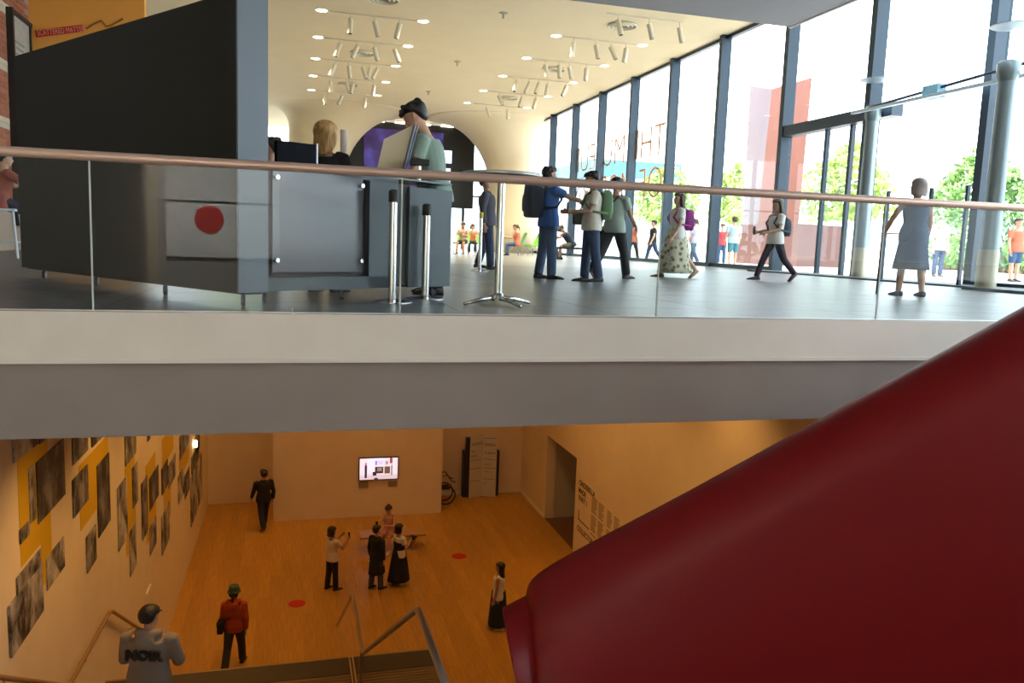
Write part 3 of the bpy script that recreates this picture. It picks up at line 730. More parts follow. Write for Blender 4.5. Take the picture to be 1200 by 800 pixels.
spots_txt = ['at the upper left corner under the slab','second under the slab from the left','large one in the nearest column','narrow sliver beside the large nearest one','small square left of the nearest column','upper half of the lowest nearest pair','lowest and largest by the handrail','tilting-looking square right of the lowest pair',
 'high in the second column','beside the high second-column one','left middle of the second column','right middle of the second column','lowest of the second column','high in the third column','tall one in the third column','slim one beside the tall third-column print','dark low one of the third column','left tall one of the fourth column','right one of the fourth column','lowest of the fourth column',
 'left of the fifth-column pair','right of the fifth-column pair','lowest of the fifth column','left of the sixth-column pair','right of the sixth-column pair','long last one beside the far corner','upper one of the sixth column','upper last one near the corner','topmost last one near the corner','thin strip high in the fourth column']
for k, r in enumerate(photos):
    y0, y1, z0, z1 = wall_rect(*r)
    th = .012 if k != 6 else .022
    z1 = min(z1, 6.95)
    o = MB().box((0,-(y1-y0)/2,-(z1-z0)/2),(th,(y1-y0)/2,(z1-z0)/2)).build('photo_print', pmats[(k*2+k//5) % 5]); o.location = (XL+.006,(y0+y1)/2,(z0+z1)/2)
    tag(o, f'{looks[(k*2+k//5)%5]} monochrome photo print, {spots_txt[k]}', 'photograph', 'photo prints on the left wall')
for k, (r, lb) in enumerate((((22,57,537,668),'behind the nearest photo column'),((48,60,600,690),'below the nearest large photo'),((93,127,545,624),'behind the second photo column'),((147,158.5,548,655),'behind the third photo column'),((171,182.5,545,640),'behind the fourth photo column'),((190,203,515,548),'high behind the fifth column'),((192,200,575,620),'low in the fifth column'),((210,221.5,535,562),'behind the sixth column'),((228,236,545,575),'behind the last column by the corner'))):
    y0, y1, z0, z1 = wall_rect(*r); z1 = min(z1, 6.95)
    o = MB().box((XL+.001,y0,z0),(XL+.004+.0006*k,y1,z1)).build('yellow_panel', yel); tag(o, f'flat yellow printed panel {lb}', 'panel', 'yellow panels on the left wall')
a = onx(171,699,XL); b = onx(176,686,XL)
o = MB().box((XL,a[1],a[2]-.04),(XL+.02,b[1],a[2]+.05)).build('wall_plate', mat('strip_white',(.85,.8,.7),.5)); tag(o, 'small white strip low on the photo wall above the capped man', 'caption')  # thin white strip set on the wall
# reflection of a lamp, built as a small glowing body near the corner
o = MB().lathe([(.02,-.12),(.05,-.1),(.05,.06),(.02,.08)], (0,0,0), 14).build('lamp_reflection', mat('reflection_glow',(1,.8,.4),.5,emit=8)); o.location = onx(229,519,XL+.056); tag(o, 'tiny glowing body for a lamp reflection on the photo wall by the far corner', 'reflection')

# printed wall text on the right wall (flat vinyl)
wt = empty('wall_text', (XR-.002,19.5,1.2)); tag(wt, 'black exhibition title lettering and text columns on the right gallery wall', 'lettering')
def wtext(t, px, size, bold=0):
    p = onx(px[0], px[1], XR-.004); o = put_text('title', t, size, ink, p, (0,-1,0), (0,0,1), None, .001, bold=bold); o.parent = wt; o.matrix_parent_inverse = Matrix.Translation(-wt.location)
wtext('CINDERELLA', (678.5,567), .21, .004); wtext('MADE', (678,576), .21, .004); wtext('PART 1', (678,585), .21, .004)
wtext('COLLECTOR', (676,620), .21, .004)
p0 = onx(678,597,XR-.004); p1 = onx(690.5,611,XR-.004)
rel(wt, MB().box((XR-.005,p1[1],p0[2]-.27),(XR-.003,p0[1],p0[2]-.24)).build('rule', ink, wt)); rel(wt, MB().box((XR-.005,p0[1]-.04,p0[2]-.27),(XR-.003,p0[1],p0[2])).build('rule', ink, wt))
txm = mat('text_grey',(.33,.25,.15),.8)
for (xl, xr, yt, yb) in ((694,701,581,630),(702,709,588,640),(712,719,597,650),(720,728,604,650)):
    a = onx(xl,yt,XR); b = onx(xr,yt+(xr-xl)*.85,XR); z1 = a[2]; z0 = onx(xl,yb,XR)[2]; n = int((z1-z0)/.055); m_ = MB()
    for k in range(n):
        if k % 9 == 8: continue
        m_.box((XR-.005,b[1]+.03+random.uniform(0,.12),z1-k*.055-.032),(XR-.003,a[1],z1-k*.055))
    o = rel(wt, m_.build('text_column', txm, wt))

# ================================================================== LEFT WALL FITTINGS UPSTAIRS
nb = empty('notice_board', (BX,19.4,10.5)); tag(nb, 'tall dark-framed notice board on the brick wall', 'notice board')
rel(nb, MB().box((BX,18.72,8.6),(BX+.05,20.0,12.76)).build('backing', mat('board_grey',(.42,.42,.39),.5,noise=.1), nb))
for a, b in (((BX,18.66,8.5),(BX+.12,18.76,12.80)),((BX,19.95,8.5),(BX+.08,20.03,12.80)),((BX,18.7,12.72),(BX+.1,20.03,12.80)),((BX,18.7,8.5),(BX+.1,20.03,8.6))):
    rel(nb, MB().box(a,b).build('frame', black, nb))
for k in range(5): rel(nb, MB().box((BX+.05,18.95+.1*(k%2),12.2-k*.12),(BX+.052,19.6-.07*k,12.24-k*.12)).build('print', mat('faint_ink',(.25,.25,.24),.8), nb))
sg = empty('red_sign', tuple(ony(68,36,20.17))); tag(sg, 'slanted red sign strip with pale lettering on the orange wall', 'sign')
a = ony(42.5,44,20.17); b = ony(98,37,20.17); c = ony(41,36,20.17); u_ = b-a; v_ = c-a
rel(sg, MB().obox(a, u_, v_, (0,-.02,0)).build('plate', mat('sign_red',(.62,.03,.012),.6), sg))
o = put_text('lettering', 'SCATTERED MATTER', .16, mat('sign_text',(.95,.42,.32),.6), a+u_*.04+v_*.22+[0,-.024,0], u_, v_, None, .002, sx=.64); o.parent = sg; o.matrix_parent_inverse = Matrix.Translation(-sg.location)
sq = MB().tube([ony(x,y,20.17) for x, y in ((101,34),(110,28),(119,24),(122,28),(124,31),(130,30),(137,26),(144,22))], .02, 6).build('squiggle', mat('squiggle_ink',(.28,.13,.02),.7)); tag(sq, 'thin brown wavy line painted on the orange wall', 'painting')
# white poster with red disc on the wall behind the viewer (seen mirrored in the balustrade glass)
po = empty('disc_poster', (-1.5,-5.95,9)); tag(po, 'white wall poster with a red disc mirrored in the balustrade glass', 'poster')
def mir(px): q = ony(*px, 2*(FY+.06)+5.9); return q
a = mir((193,190)); b = mir((303,192)); c = mir((195,300)); d = mir((245,257)); sp = mir((195,236))
rel(po, MB().box((a[0],-5.99,c[2]),(b[0]+.4,-5.95,sp[2])).build('lower_sheet', mat('poster_white',(.9,.9,.88),.6), po)); rel(po, MB().box((a[0],-5.99,sp[2]+.05),(b[0]+.4,-5.95,a[2]+.3)).build('upper_sheet', MATS['poster_white'], po))
mb = MB(); mb.tube([(d[0],-5.95,d[2]),(d[0],-5.935,d[2])], .27, 40); rel(po, mb.build('red_disc', mat('poster_red',(.7,.02,.02),.6), po))

lamp('poster_fill', 'SPOT', (-1.6,-3.6,12.2), 7000, (1,.97,.92), (-1.5,-6,9), .1, 60, .5)  # unseen spot added to brighten the poster mirrored in the glass
# ================================================================== GALLERY LAMPS
warm = (1, .54, .16)
def glamp(x, y, tgt, e, ang=95): lamp('gallery_lamp', 'SPOT', (x,y,6.9), e, warm, tgt, .12, ang, .9)
for y in (8.5,11.5,14.5,17.5,20.5,23.5): glamp(-.6, y, (XL,y,3.0), 170, 100)
for x in (1.0,3.4): glamp(x, 22.3, (x,24.1,3.4), 125, 95)
glamp(6.2,23.6,(6.2,25.8,3),90); glamp(-1.5,24.2,(-1.5,26,2.5),30)
for y in (9,12.5,16,19.5): glamp(5.6, y, (XR,y,3.0), 165, 100)
for x in (.3,2.8,5.2):
    for y in (13.5,17,20.5): glamp(x, y, (x,y,0), 78, 110)

# ================================================================== PEOPLE
def remesh(mb, name, m, voxel, it=4):
    me = mb.mesh('raw'); o = bpy.data.objects.new('raw', me); COL.objects.link(o)
    r = o.modifiers.new('r', 'REMESH'); r.mode = 'VOXEL'; r.voxel_size = voxel
    s = o.modifiers.new('s', 'SMOOTH'); s.factor = .5; s.iterations = it
    dg = bpy.context.evaluated_depsgraph_get(); dg.update()
    out = bpy.data.meshes.new_from_object(o.evaluated_get(dg)); out.name = name
    bpy.data.objects.remove(o); bpy.data.meshes.remove(me)
    out.materials.clear(); out.materials.append(m); out.polygons.foreach_set('use_smooth', [True]*len(out.polygons))
    return out
def ell(c, ax, ay, rx, ry, n=18):
    return [c+ax*rx*math.cos(t)+ay*ry*math.sin(t) for t in np.linspace(0, 2*math.pi, n, endpoint=False)]
def rotm(axis, a):
    return np.array(Matrix.Rotation(a, 3, Vector(axis)))
skins = [mat('skin_light',(.62,.36,.24),.55), mat('skin_tan',(.42,.22,.13),.55)]
eye_m = mat('eye_dark',(.02,.015,.012),.3); lip_m = mat('lip',(.40,.12,.10),.5)
HAIRS = dict(black=mat('hair_black',(.012,.010,.010),.5,bump=.4,scale=40,stretch=(2,2,.3)), brown=mat('hair_brown',(.06,.03,.018),.5), blond=mat('hair_blond',(.50,.28,.09),.5,noise=.45,scale=30,stretch=(2.5,2.5,.25),bump=.4), grey=mat('hair_grey',(.35,.30,.28),.6))
def cloth(name, c, noise=.06): return mat('cloth_'+name, c, .85, noise=noise, scale=14, bump=.15)
D2R = math.radians
def person(label, loc, H=1.68, yaw=0, legs=((3,2),(-3,2)), arms=((2,8,10,0),(2,8,10,0)), lean=0, head=(0,0), hipz=None, skin=0, hair=('short','black'),
           top=None, bottom=None, shoe=None, female=False, hat=None, voxel=.014, face=True, group=None, bare_feet=False, twist=0, wide=1.0, heel=(0,0), lift=True):
    """yaw: direction faced (degrees, 0 = away from the viewer along +Y, 90 = towards -X).  legs: (thigh forward, knee bend[, spread]) right,left.
    arms: (shoulder flex, abduction, elbow flex, inward) right,left"""
    e = empty('person', loc, D2R(yaw)); tag(e, label, 'person', group)
    S = H/1.7; X = np.array([1.,0,0]); Yv = np.array([0,1.,0]); Zv = np.array([0,0,1.])
    hz = (hipz if hipz is not None else .52*H)
    l = D2R(lean); u = np.array([0, math.sin(l), math.cos(l)]); fw = np.array([0, math.cos(l), -math.sin(l)])
    pel = np.array([0,0,hz]); sw = (.185 if female else .205)*S*wide
    sx = rotm((0,0,1), D2R(twist))@X
    chest = pel+u*.34*S; neckb = pel+u*.50*S
    # legs
    L = []
    for i, sd in enumerate((1,-1)):
        th, kb = D2R(legs[i][0]), D2R(legs[i][1]); spd = (legs[i][2] if len(legs[i]) > 2 else 3)
        hip = pel+np.array([sd*.088*S,0,-.02*S])
        d1 = np.array([sd*math.sin(D2R(spd)), math.sin(th), -math.cos(th)]); d1 /= np.linalg.norm(d1)
        knee = hip+d1*.415*S
        a2 = th-kb; d2 = np.array([sd*math.sin(D2R(spd))*.3, math.sin(a2), -math.cos(a2)]); d2 /= np.linalg.norm(d2)
        ank = knee+d2*.39*S
        fa = D2R(heel[i]); fd = np.array([sd*.12, math.cos(fa), -math.sin(fa)]); fd /= np.linalg.norm(fd)
        L.append((hip, knee, ank, fd, d2))
    if lift:
        low = min(min(a[2]-.065*S*math.cos(0), (a+f*.19*S)[2]-.04*S) for _,_,a,f,_ in L)
        dz = -low
        sh = np.array([0,0,dz]); pel = pel+sh; chest = chest+sh; neckb = neckb+sh
        L = [(h+sh,k+sh,a+sh,f,d) for h,k,a,f,d in L]
    # arms
    A_ = []
    for i, sd in enumerate((1,-1)):
        fl, ab_, el, inw = [D2R(v) for v in arms[i]]
        shp = neckb-u*.05*S+sx*sd*sw
        d1 = np.array([0, math.sin(fl+l*.5), -math.cos(fl+l*.5)])*math.cos(ab_)+sx*sd*math.sin(ab_)
        elb = shp+d1*.285*S
        a2 = fl+el+l*.5; d2 = np.array([0, math.sin(a2), -math.cos(a2)])*math.cos(inw)-sx*sd*math.sin(inw); d2 /= np.linalg.norm(d2)
        wr = elb+d2*.255*S
        A_.append((shp, elb, wr, d2, sd))
    # head frame
    hp = D2R(head[0])+l; hy = D2R(head[1])
    hu = np.array([0, math.sin(hp), math.cos(hp)]); hf = np.array([0, math.cos(hp), -math.sin(hp)]); hx = X.copy()
    R_ = rotm(tuple(hu), hy); hf = R_@hf; hx = R_@hx
    hh = .228*S; hb = neckb+u*.055*S+hu*.02*S+np.array([0,math.sin(hp)*.02,0])         # chin level point under the skull
    HT = [(0,.15,.36,.02),(.08,.24,.42,-.10),(.2,.30,.435,-.25),(.35,.335,.43,-.37),(.5,.355,.42,-.44),(.65,.365,.41,-.46),(.8,.335,.35,-.42),(.91,.25,.23,-.31),(.98,.12,.08,-.16),(1.0,.03,-.02,-.07)]
    def hring(t, w, yf, yb, k=1.0, n=18): return ell(hb+hu*t*hh+hf*((yf+yb)/2*hh-.04*hh), hx, hf, w*hh*k, (yf-yb)/2*hh*k, n)
    # ---- body: one continuous skin surface
    b = MB()
    tw = .155*S*wide*(.95 if female else 1.0)
    tor = [(-.09,.10,.075),(-.05,.15*wide,.10),(.02,.165*wide,.112),(.10,.15*wide,.105),(.18,.135*wide,.10),(.28,.152*wide,.113),(.38,.165*wide,.115),(.45,.15*wide,.095),(.49,.09,.07)]
    def torso(m, grow, z0=-1, z1=9, belly=0):
        m.rings([ell(pel+u*t*S, X if t < .2 else sx, fw, (rx+grow)*S, (ry+grow+belly)*S) for t, rx, ry in tor if z0 <= t <= z1])
    torso(b, 0)
    b.tube([pel+u*.46*S, neckb+u*.03*S, hb+hu*.3*hh-hf*.05*hh], [.075*S,.056*S,.056*S], 12)
    b.rings([hring(*k) for k in HT])
    nb_ = hb+hf*(.40*hh); b.tube([nb_+hu*.54*hh-hf*.05*hh, nb_+hu*.42*hh+hf*.03*hh, nb_+hu*.36*hh+hf*.06*hh, nb_+hu*.33*hh-hf*.04*hh], [.03*hh,.05*hh,.062*hh,.04*hh], 8)
    for sd in (1,-1): b.tube([hb+hu*.38*hh+hx*sd*.33*hh, hb+hu*.46*hh+hx*sd*.40*hh-hf*.04*hh, hb+hu*.56*hh+hx*sd*.40*hh-hf*.06*hh], [.03*hh,.06*hh,.04*hh], 8)
    for hip, knee, ank, fd, d2 in L:
        b.tube([hip+np.array([0,0,.04]), hip*.6+knee*.4, knee, knee*.65+ank*.35, ank, ank-Zv*.02*S], [.09*S,.078*S,.055*S,.056*S,.038*S,.036*S], 12)
        b.tube([ank-Zv*.02*S-fd*.04*S, ank-Zv*.04*S+fd*.06*S, ank-Zv*.045*S+fd*.17*S], [.04*S,.036*S,.022*S], 10)
    for shp, elb, wr, d2, sd in A_:
        b.tube([shp-sx*sd*.06*S, shp, shp*.5+elb*.5, elb, elb*.6+wr*.4, wr], [.05*S,.052*S,.044*S,.037*S,.037*S,.026*S], 12)
        # hand: palm, four bent fingers, thumb
        side = np.cross(d2, X*sd); nside = np.linalg.norm(side)
        pn = -X*sd if abs(d2[0]) < .8 else fw
        acr = np.cross(d2, pn); acr /= np.linalg.norm(acr)+1e-9; pn = np.cross(acr, d2)
        pc = wr+d2*.05*S
        b.rings([ell(wr+d2*t*S, acr, pn, r1*S, r2*S, 10) for t, r1, r2 in ((-.01,.024,.02),(.03,.036,.017),(.075,.04,.016),(.092,.034,.012))])
        for k, ln in enumerate((.062,.074,.07,.054)):
            o_ = wr+d2*.085*S+acr*(k-1.5)*.02*S*-1
            b.tube([o_-d2*.02*S, o_+d2*ln*.45*S+pn*.006, o_+d2*ln*.8*S+pn*.022*S, o_+d2*ln*.95*S+pn*.038*S], [.0095*S,.009*S,.0085*S,.006*S], 7)
        o_ = wr+d2*.03*S+acr*.03*S
        b.tube([o_, o_+acr*.025*S+d2*.03*S+pn*.008, o_+acr*.034*S+d2*.06*S+pn*.02*S], [.013*S,.011*S,.008*S], 7)
    mk('body', remesh(b, 'body', skins[skin], min(voxel,.0105), 3), e)
    if face:
        for sd in (1,-1):
            p = hb+hu*.50*hh+hx*sd*.155*hh+hf*.345*hh
            m_ = MB(); m_.rings([ell(p+hu*z*hh, hx, hf, r*hh, r*.6*hh, 8) for z, r in ((-.025,.02),(0,.042),(.025,.02))]); m_.build('eye', eye_m, e)
            q = hb+hu*.585*hh+hf*.365*hh
            MB().tube([q+hx*sd*.07*hh, q+hx*sd*.16*hh+hu*.02*hh-hf*.01*hh, q+hx*sd*.24*hh-hf*.06*hh], .013*hh, 6).build('eyebrow', HAIRS[hair[1]] if hair else eye_m, e)
        q = hb+hu*.20*hh+hf*.395*hh
        MB().tube([q-hx*.10*hh-hf*.03*hh, q, q+hx*.10*hh-hf*.03*hh], .02*hh, 6).build('mouth', lip_m, e)
    # ---- hair and hats
    if hair:
        st_, hc = hair; m_ = MB(); hk = 1.24 if hc == 'blond' else 1.13
        fringe = .74 if st_ != 'bob' else .66
        rs = []
        for t, w, yf, yb in ((.18,.22,-.20,-.40),(.30,.32,-.12,-.45),(.45,.375,-.06,-.50),(.60,.395,.06,-.53),(fringe,.40,.40,-.53),(.80,.385,.44,-.50),(.92,.31,.34,-.42),(1.02,.20,.18,-.28),(1.06,.06,.0,-.10)):
            rs.append(hring(t, w, yf, yb, hk))
        m_.rings(rs)
        if st_ == 'short' and not hat:
            for _ in range(34):
                th_ = random.uniform(0, 2*math.pi); t_ = random.uniform(.5, .98)
                if math.sin(th_) > .2 and t_ < .76: continue
                wr_ = .40*math.sqrt(max(0, 1-((t_-.62)/.50)**2)) + .03
                c_ = hb+hu*t_*hh*1.04+(hx*math.cos(th_)+hf*math.sin(th_)*1.18)*wr_*hh*1.06-hf*.07*hh
                d_ = (c_-(hb+hu*.55*hh)); d_ /= np.linalg.norm(d_)
                m_.tube([c_-d_*.08*hh, c_-d_*.01*hh, c_+d_*.035*hh+hu*.015*hh], [.11*hh,.10*hh,.05*hh], 8)
        if st_ in ('long','bob'):
            ln = -.75 if st_ == 'long' else (-.48 if hc == 'blond' else -.12)
            for sd in (1,-1):
                m_.tube([hb+hu*.75*hh+hx*sd*.30*hh-hf*.05*hh, hb+hu*.4*hh+hx*sd*.40*hh-hf*.1*hh, hb+hu*.05*hh+hx*sd*.37*hh-hf*.15*hh, hb+hu*ln*hh*.8+hx*sd*.30*hh-hf*.26*hh], [.13*hh,.15*hh*hk/1.1,.17*hh*hk/1.1,.09*hh], 10)
            m_.rings([ell(hb+hu*t*hh-hf*yy*hh, hx, hf, w*hh, .15*hh) for t, w, yy in ((.6,.38,.38),(.3,.42,.40),(0,.42,.40),(ln*.6,.40,.44),(ln,.26,.46))])
        if st_ in ('bun','pony'):
            zc = .98 if st_ == 'bun' else .6
            m_.rings([ell(hb+hu*(zc+z)*hh-hf*(.34 if st_ == 'bun' else .58)*hh, hx, hf, r*hh, r*hh, 12) for z, r in ((-.14,.03),(-.08,.13),(.02,.17),(.12,.12),(.17,.03))])
            if st_ == 'pony': m_.tube([hb+hu*.55*hh-hf*.55*hh, hb+hu*.15*hh-hf*.68*hh, hb-hu*.5*hh-hf*.6*hh], [.1*hh,.13*hh,.03*hh], 10)
        mk('hair', remesh(m_, 'hair', HAIRS[hc], max(voxel*.8,.01), 5), e)
    if hat:
        kind, hm_ = hat; m_ = MB()
        if kind == 'cap':
            m_.rings([hring(t, w, yf, yb, 1.09) for t, w, yf, yb in ((.60,.38,.41,-.48),(.72,.385,.42,-.50),(.88,.34,.36,-.44),(1.0,.22,.2,-.28),(1.06,.05,.0,-.1))])
            q = hb+hu*.64*hh+hf*.40*hh
            m_.rings([ell(q+hf*t*hh-hu*t*.12*hh, hx, hu, w*hh, .022*hh, 14) for t, w in ((-.1,.34),(.12,.33),(.26,.24),(.34,.08))])
        else:
            m_.rings([hring(t, w, yf, yb, 1.12) for t, w, yf, yb in ((.58,.56,.62,-.66),(.63,.50,.56,-.60),(.74,.41,.45,-.51),(.95,.39,.42,-.48),(1.14,.35,.36,-.42),(1.18,.2,.2,-.26))])
        mk('hat', remesh(m_, 'hat', hm_, .011, 2), e)
    # ---- clothing
    if top:
        kind, tm_ = top; m_ = MB(); hem = -.10
        sl = {'tee':.62,'long':1.9,'sleeveless':0,'dress':.5,'dress0':0,'coat':1.92,'hoodie':1.92}[kind]
        if kind in ('dress','dress0','coat'):
            pass
        torso(m_, .05 if kind == 'hoodie' else (.032 if kind in ('long','coat') else .022), z1=.46, belly=.012)
        m_.rings([ell(pel+u*t*S, X if t < .2 else sx, fw, r*S*wide, q*S) for t, r, q in ((hem,.205,.158),(-.04,.207,.160),(.04,.200,.154),(.12,.178,.140))])
        m_.tube([pel+u*.42*S-sx*sw*.6, pel+u*.45*S, pel+u*.42*S+sx*sw*.6], [.06*S,.08*S,.06*S], 12)
        g_ = .016 if kind != 'hoodie' else .022
        for shp, elb, wr, d2, sd in A_:
            if sl == 0: m_.tube([shp-sx*sd*.08*S, shp-sx*sd*.02*S], [.06*S,.055*S], 10); continue
            if sl <= 1: m_.tube([shp-sx*sd*.06*S, shp, shp*(1-sl)+elb*sl], [(.055+g_)*S,(.055+g_)*S,(.052+g_)*S], 12)
            else: m_.tube([shp-sx*sd*.06*S, shp, shp*.5+elb*.5, elb, wr*(sl-1)+elb*(2-sl)], [(.055+g_)*S,(.056+g_)*S,(.048+g_)*S,(.045+g_)*S,(.032+g_*.8)*S], 12)
        if kind in ('long','coat','hoodie'): m_.tube([pel+u*.42*S, pel+u*.47*S, neckb+u*.025*S], [.13*S,.105*S,.072*S], 14)
        if kind == 'hoodie':
            m_.tube([neckb+sx*.09*S+fw*.05*S, neckb+sx*.105*S-fw*.03*S+u*.02*S, neckb+sx*.05*S-fw*.10*S+u*.03*S, neckb-sx*.05*S-fw*.10*S+u*.03*S, neckb-sx*.105*S-fw*.03*S+u*.02*S, neckb-sx*.09*S+fw*.05*S], [.035*S,.05*S,.055*S,.055*S,.05*S,.035*S], 12)
            m_.rings([ell(neckb-fw*.125*S+u*t*S, sx, fw, r*S, q*S) for t, r, q in ((-.15,.03,.02),(-.12,.08,.045),(-.06,.115,.065),(.0,.105,.06),(.04,.06,.04))])
        nm = {'dress':'dress','dress0':'dress','coat':'coat','hoodie':'hoodie'}.get(kind, 'shirt')
        mk(nm, remesh(m_, nm, tm_, voxel, 4 if kind != 'hoodie' else 7), e)
    if bottom:
        kind, bm_ = bottom; m_ = MB()
        if kind in ('trousers','shorts','leggings'):
            g_ = .017 if kind != 'leggings' else .008; end = .55 if kind == 'shorts' else 1
            m_.rings([ell(pel+u*t*S, X, fw, r*S*wide, q*S) for t, r, q in ((-.10,.12,.10),(-.05,.172,.122),(.02,.178,.125),(.08,.168,.120),(.12,.155,.115))])
            for hip, knee, ank, fd, d2 in L:
                if kind == 'shorts': m_.tube([hip+np.array([0,0,.04]), hip*.5+knee*.5, hip*.1+knee*.9], [.105*S,.098*S,.085*S], 14)
                else: m_.tube([hip+np.array([0,0,.04]), hip*.6+knee*.4, knee, knee*.6+ank*.4, ank+d2*.0], [(.09+g_)*S,(.08+g_)*S,(.058+g_*1.2)*S,(.056+g_*1.2)*S,(.042+g_*1.8)*S], 14)
            mk('trousers' if kind != 'shorts' else 'shorts', remesh(m_, 'trousers', bm_, voxel, 4), e)
        else:   # skirts: (kind, mat, length, flare)
            kz = L[0][1][2]; mid = (L[0][1]+L[1][1])/2; mid[2] = 0; am = (L[0][2]+L[1][2])/2; am[2] = 0
            top_c = pel+u*.10*S; ln, flare = bottom_len[kind]
            rs = []
            for t in np.linspace(0, 1, 9):
                c = top_c*(1-t)+np.array([am[0],am[1],top_c[2]-ln*S])*t
                r = (.155+(flare-.155)*t**.8)*S*wide
                rs.append([c+X*r*math.cos(a)*(1+.05*t*math.cos(7*a))+Yv*(r*.82+.01)*math.sin(a)*(1+.05*t*math.sin(6*a)) for a in np.linspace(0, 2*math.pi, 28, endpoint=False)])
            m_.rings(rs); o = m_.build('skirt', bm_, e, smooth=True)
    if shoe is not None:
        for hip, knee, ank, fd, d2 in L:
            m_ = MB(); up_ = np.cross(np.cross(fd, Zv), fd); up_ /= np.linalg.norm(up_); rt = np.cross(fd, up_)
            base = ank-Zv*.068*S
            rs = []
            for t, wd, ht_ in ((-.075,.022,.045),(-.065,.036,.075),(0,.040,.085),(.07,.043,.06),(.14,.046,.045),(.185,.036,.03),(.20,.015,.018)):
                c = base+fd*t*S+up_*ht_/2*S
                rs.append([c+rt*wd*S*math.copysign(abs(math.cos(a))**.7, math.cos(a))+up_*ht_/2*S*math.copysign(abs(math.sin(a))**.6, math.sin(a)) for a in np.linspace(0, 2*math.pi, 14, endpoint=False)])
            m_.rings(rs); m_.build('shoe', shoe, e, smooth=True)
    e.update_tag()
    M = Matrix.Translation(Vector(loc)) @ Matrix.Rotation(D2R(yaw), 4, 'Z')
    W = lambda p: np.array(M @ Vector(p))
    return dict(e=e, M=M, W=W, pel=pel, u=u, fw=fw, S=S, arms=A_, neck=neckb, chest=chest, head=hb, hu=hu, hf=hf, hh=hh, sx=sx)
bottom_len = {'skirt_long':(.92,.30),'skirt_wide':(.78,.30),'skirt_short':(.50,.24),'coat_tail':(.62,.235),'skirt_straight':(.80,.22)}

def backpack(P, m, label, size=(.30,.46,.20), drop=.0, off=.12, cat='backpack'):
    e = empty('backpack', (0,0,0)); e.matrix_world = P['M']; tag(e, label, cat)
    c = P['pel']+P['u']*(.30-drop)*P['S']-P['fw']*(off+size[2]/2)
    u_, f_ = P['u'], P['fw']; x_ = np.array([1.,0,0]); w, h, d = size
    rs = []
    for t, k in ((-.5,.7),(-.46,.92),(-.2,1),(.1,1),(.35,.9),(.46,.7),(.5,.4)):
        q = np.linspace(0, 2*math.pi, 20, endpoint=False)
        rs.append([c+u_*t*h+x_*w/2*k*math.copysign(abs(math.cos(a))**.5, math.cos(a))+f_*d/2*k*math.copysign(abs(math.sin(a))**.5, math.sin(a)) for a in q])
    o = MB().rings(rs).build('bag_body', m, e, smooth=True)
    rs2 = [[p*1.0-f_*d*.30-u_*h*.12 for p in r] for r in rs]
    mid = np.mean([np.mean(r, 0) for r in rs2], 0)
    MB().rings([[mid+(p-mid)*np.array([.75,.6,.5]) for p in r] for r in rs2]).build('pocket', m, e, smooth=True)
    for sd in (1,-1):
        top = P['neck']-u_*.02; S = P['S']
        MB().tube([c+u_*h*.42+x_*sd*.08, top+x_*sd*.10-f_*.06, top+x_*sd*.11+f_*.06*S-u_*.02, P['chest']+x_*sd*.13+f_*.15*S-u_*.02, P['chest']+x_*sd*.17-u_*.14*S+f_*.06, c-u_*h*.3+x_*sd*.13], .017, 8).build('strap', m, e, smooth=True)
    return e
def held(P, i, name, label, cat, size, m, fwd=.10, parts=()):
    shp, elb, wr, d2, sd = P['arms'][i]
    c = wr+d2*fwd*P['S']
    e = empty(name, (0,0,0)); e.matrix_world = P['M'] @ Matrix.Translation(Vector(c)); tag(e, label, cat)
    return e
def phone(P, i, label, m=None, up=.03):
    e = held(P, i, 'phone', label, 'phone', None, None, .09)
    MB().box((-.038,-.005,-.03),(.038,.005,.12)).build('case', m or black, e, bevel=.003); MB().box((-.033,-.0065,-.025),(.033,-.005,.115)).build('screen', mat('phone_screen',(.05,.06,.08),.2), e)
    return e
def cross_bag(P, m, label, side=-1, z=.0, size=(.26,.20,.09), fwd=.02):
    e = empty('shoulder_bag', (0,0,0)); e.matrix_world = P['M']; tag(e, label, 'bag')
    c = P['pel']+np.array([side*.24,fwd,z])
    o = MB().box(c-[size[2]/2,size[0]/2,size[1]/2], c+[size[2]/2,size[0]/2,size[1]/2]).build('bag_body', m, e, bevel=.03)
    MB().box(c-[size[2]/2+.008,size[0]/2-.02,-.02], c+[size[2]/2+.008,size[0]/2-.02,size[1]/2+.005]).build('flap', m, e, bevel=.02)
    top = P['neck']-P['sx']*side*.12-P['u']*.01
    MB().tube([c+[0,-.1,size[1]/2], P['chest']-P['fw']*.165-P['u']*.1+[side*.06,0,0], top-P['fw']*.10, top+P['u']*.03, top+P['fw']*.12-P['u']*.05, P['chest']+P['fw']*.16-P['u']*.12+[side*.06,0,0], c+[0,.1,size[1]/2]], .012, 6).build('strap', m, e, smooth=True)
    return e

def ptop(p, ytop):
    lo, hi = 0, 4
    for _ in range(40):
        m_ = (lo+hi)/2; q = RC@(np.array([p[0],p[1],p[2]+m_])-CAMP); yy = 400+FPX*q[1]/q[2]
        if yy > ytop: lo = m_
        else: hi = m_
    return lo
def at_(x, yf, yt, z): p = onz(x, yf, z); return (p[0],p[1],z), ptop((p[0],p[1],z), yt)*.985
navy = cloth('navy',(.012,.018,.04)); jean = cloth('jean',(.055,.10,.20)); jean_d = cloth('jean_dark',(.03,.05,.11)); blk = cloth('black',(.012,.012,.014)); cream = cloth('cream',(.66,.60,.50)); whitec = cloth('white',(.75,.72,.68))
shoe_b = mat('shoe_black',(.02,.02,.022),.5); shoe_w = mat('shoe_white',(.7,.66,.6),.6); shoe_t = mat('sandal_tan',(.35,.22,.13),.6)

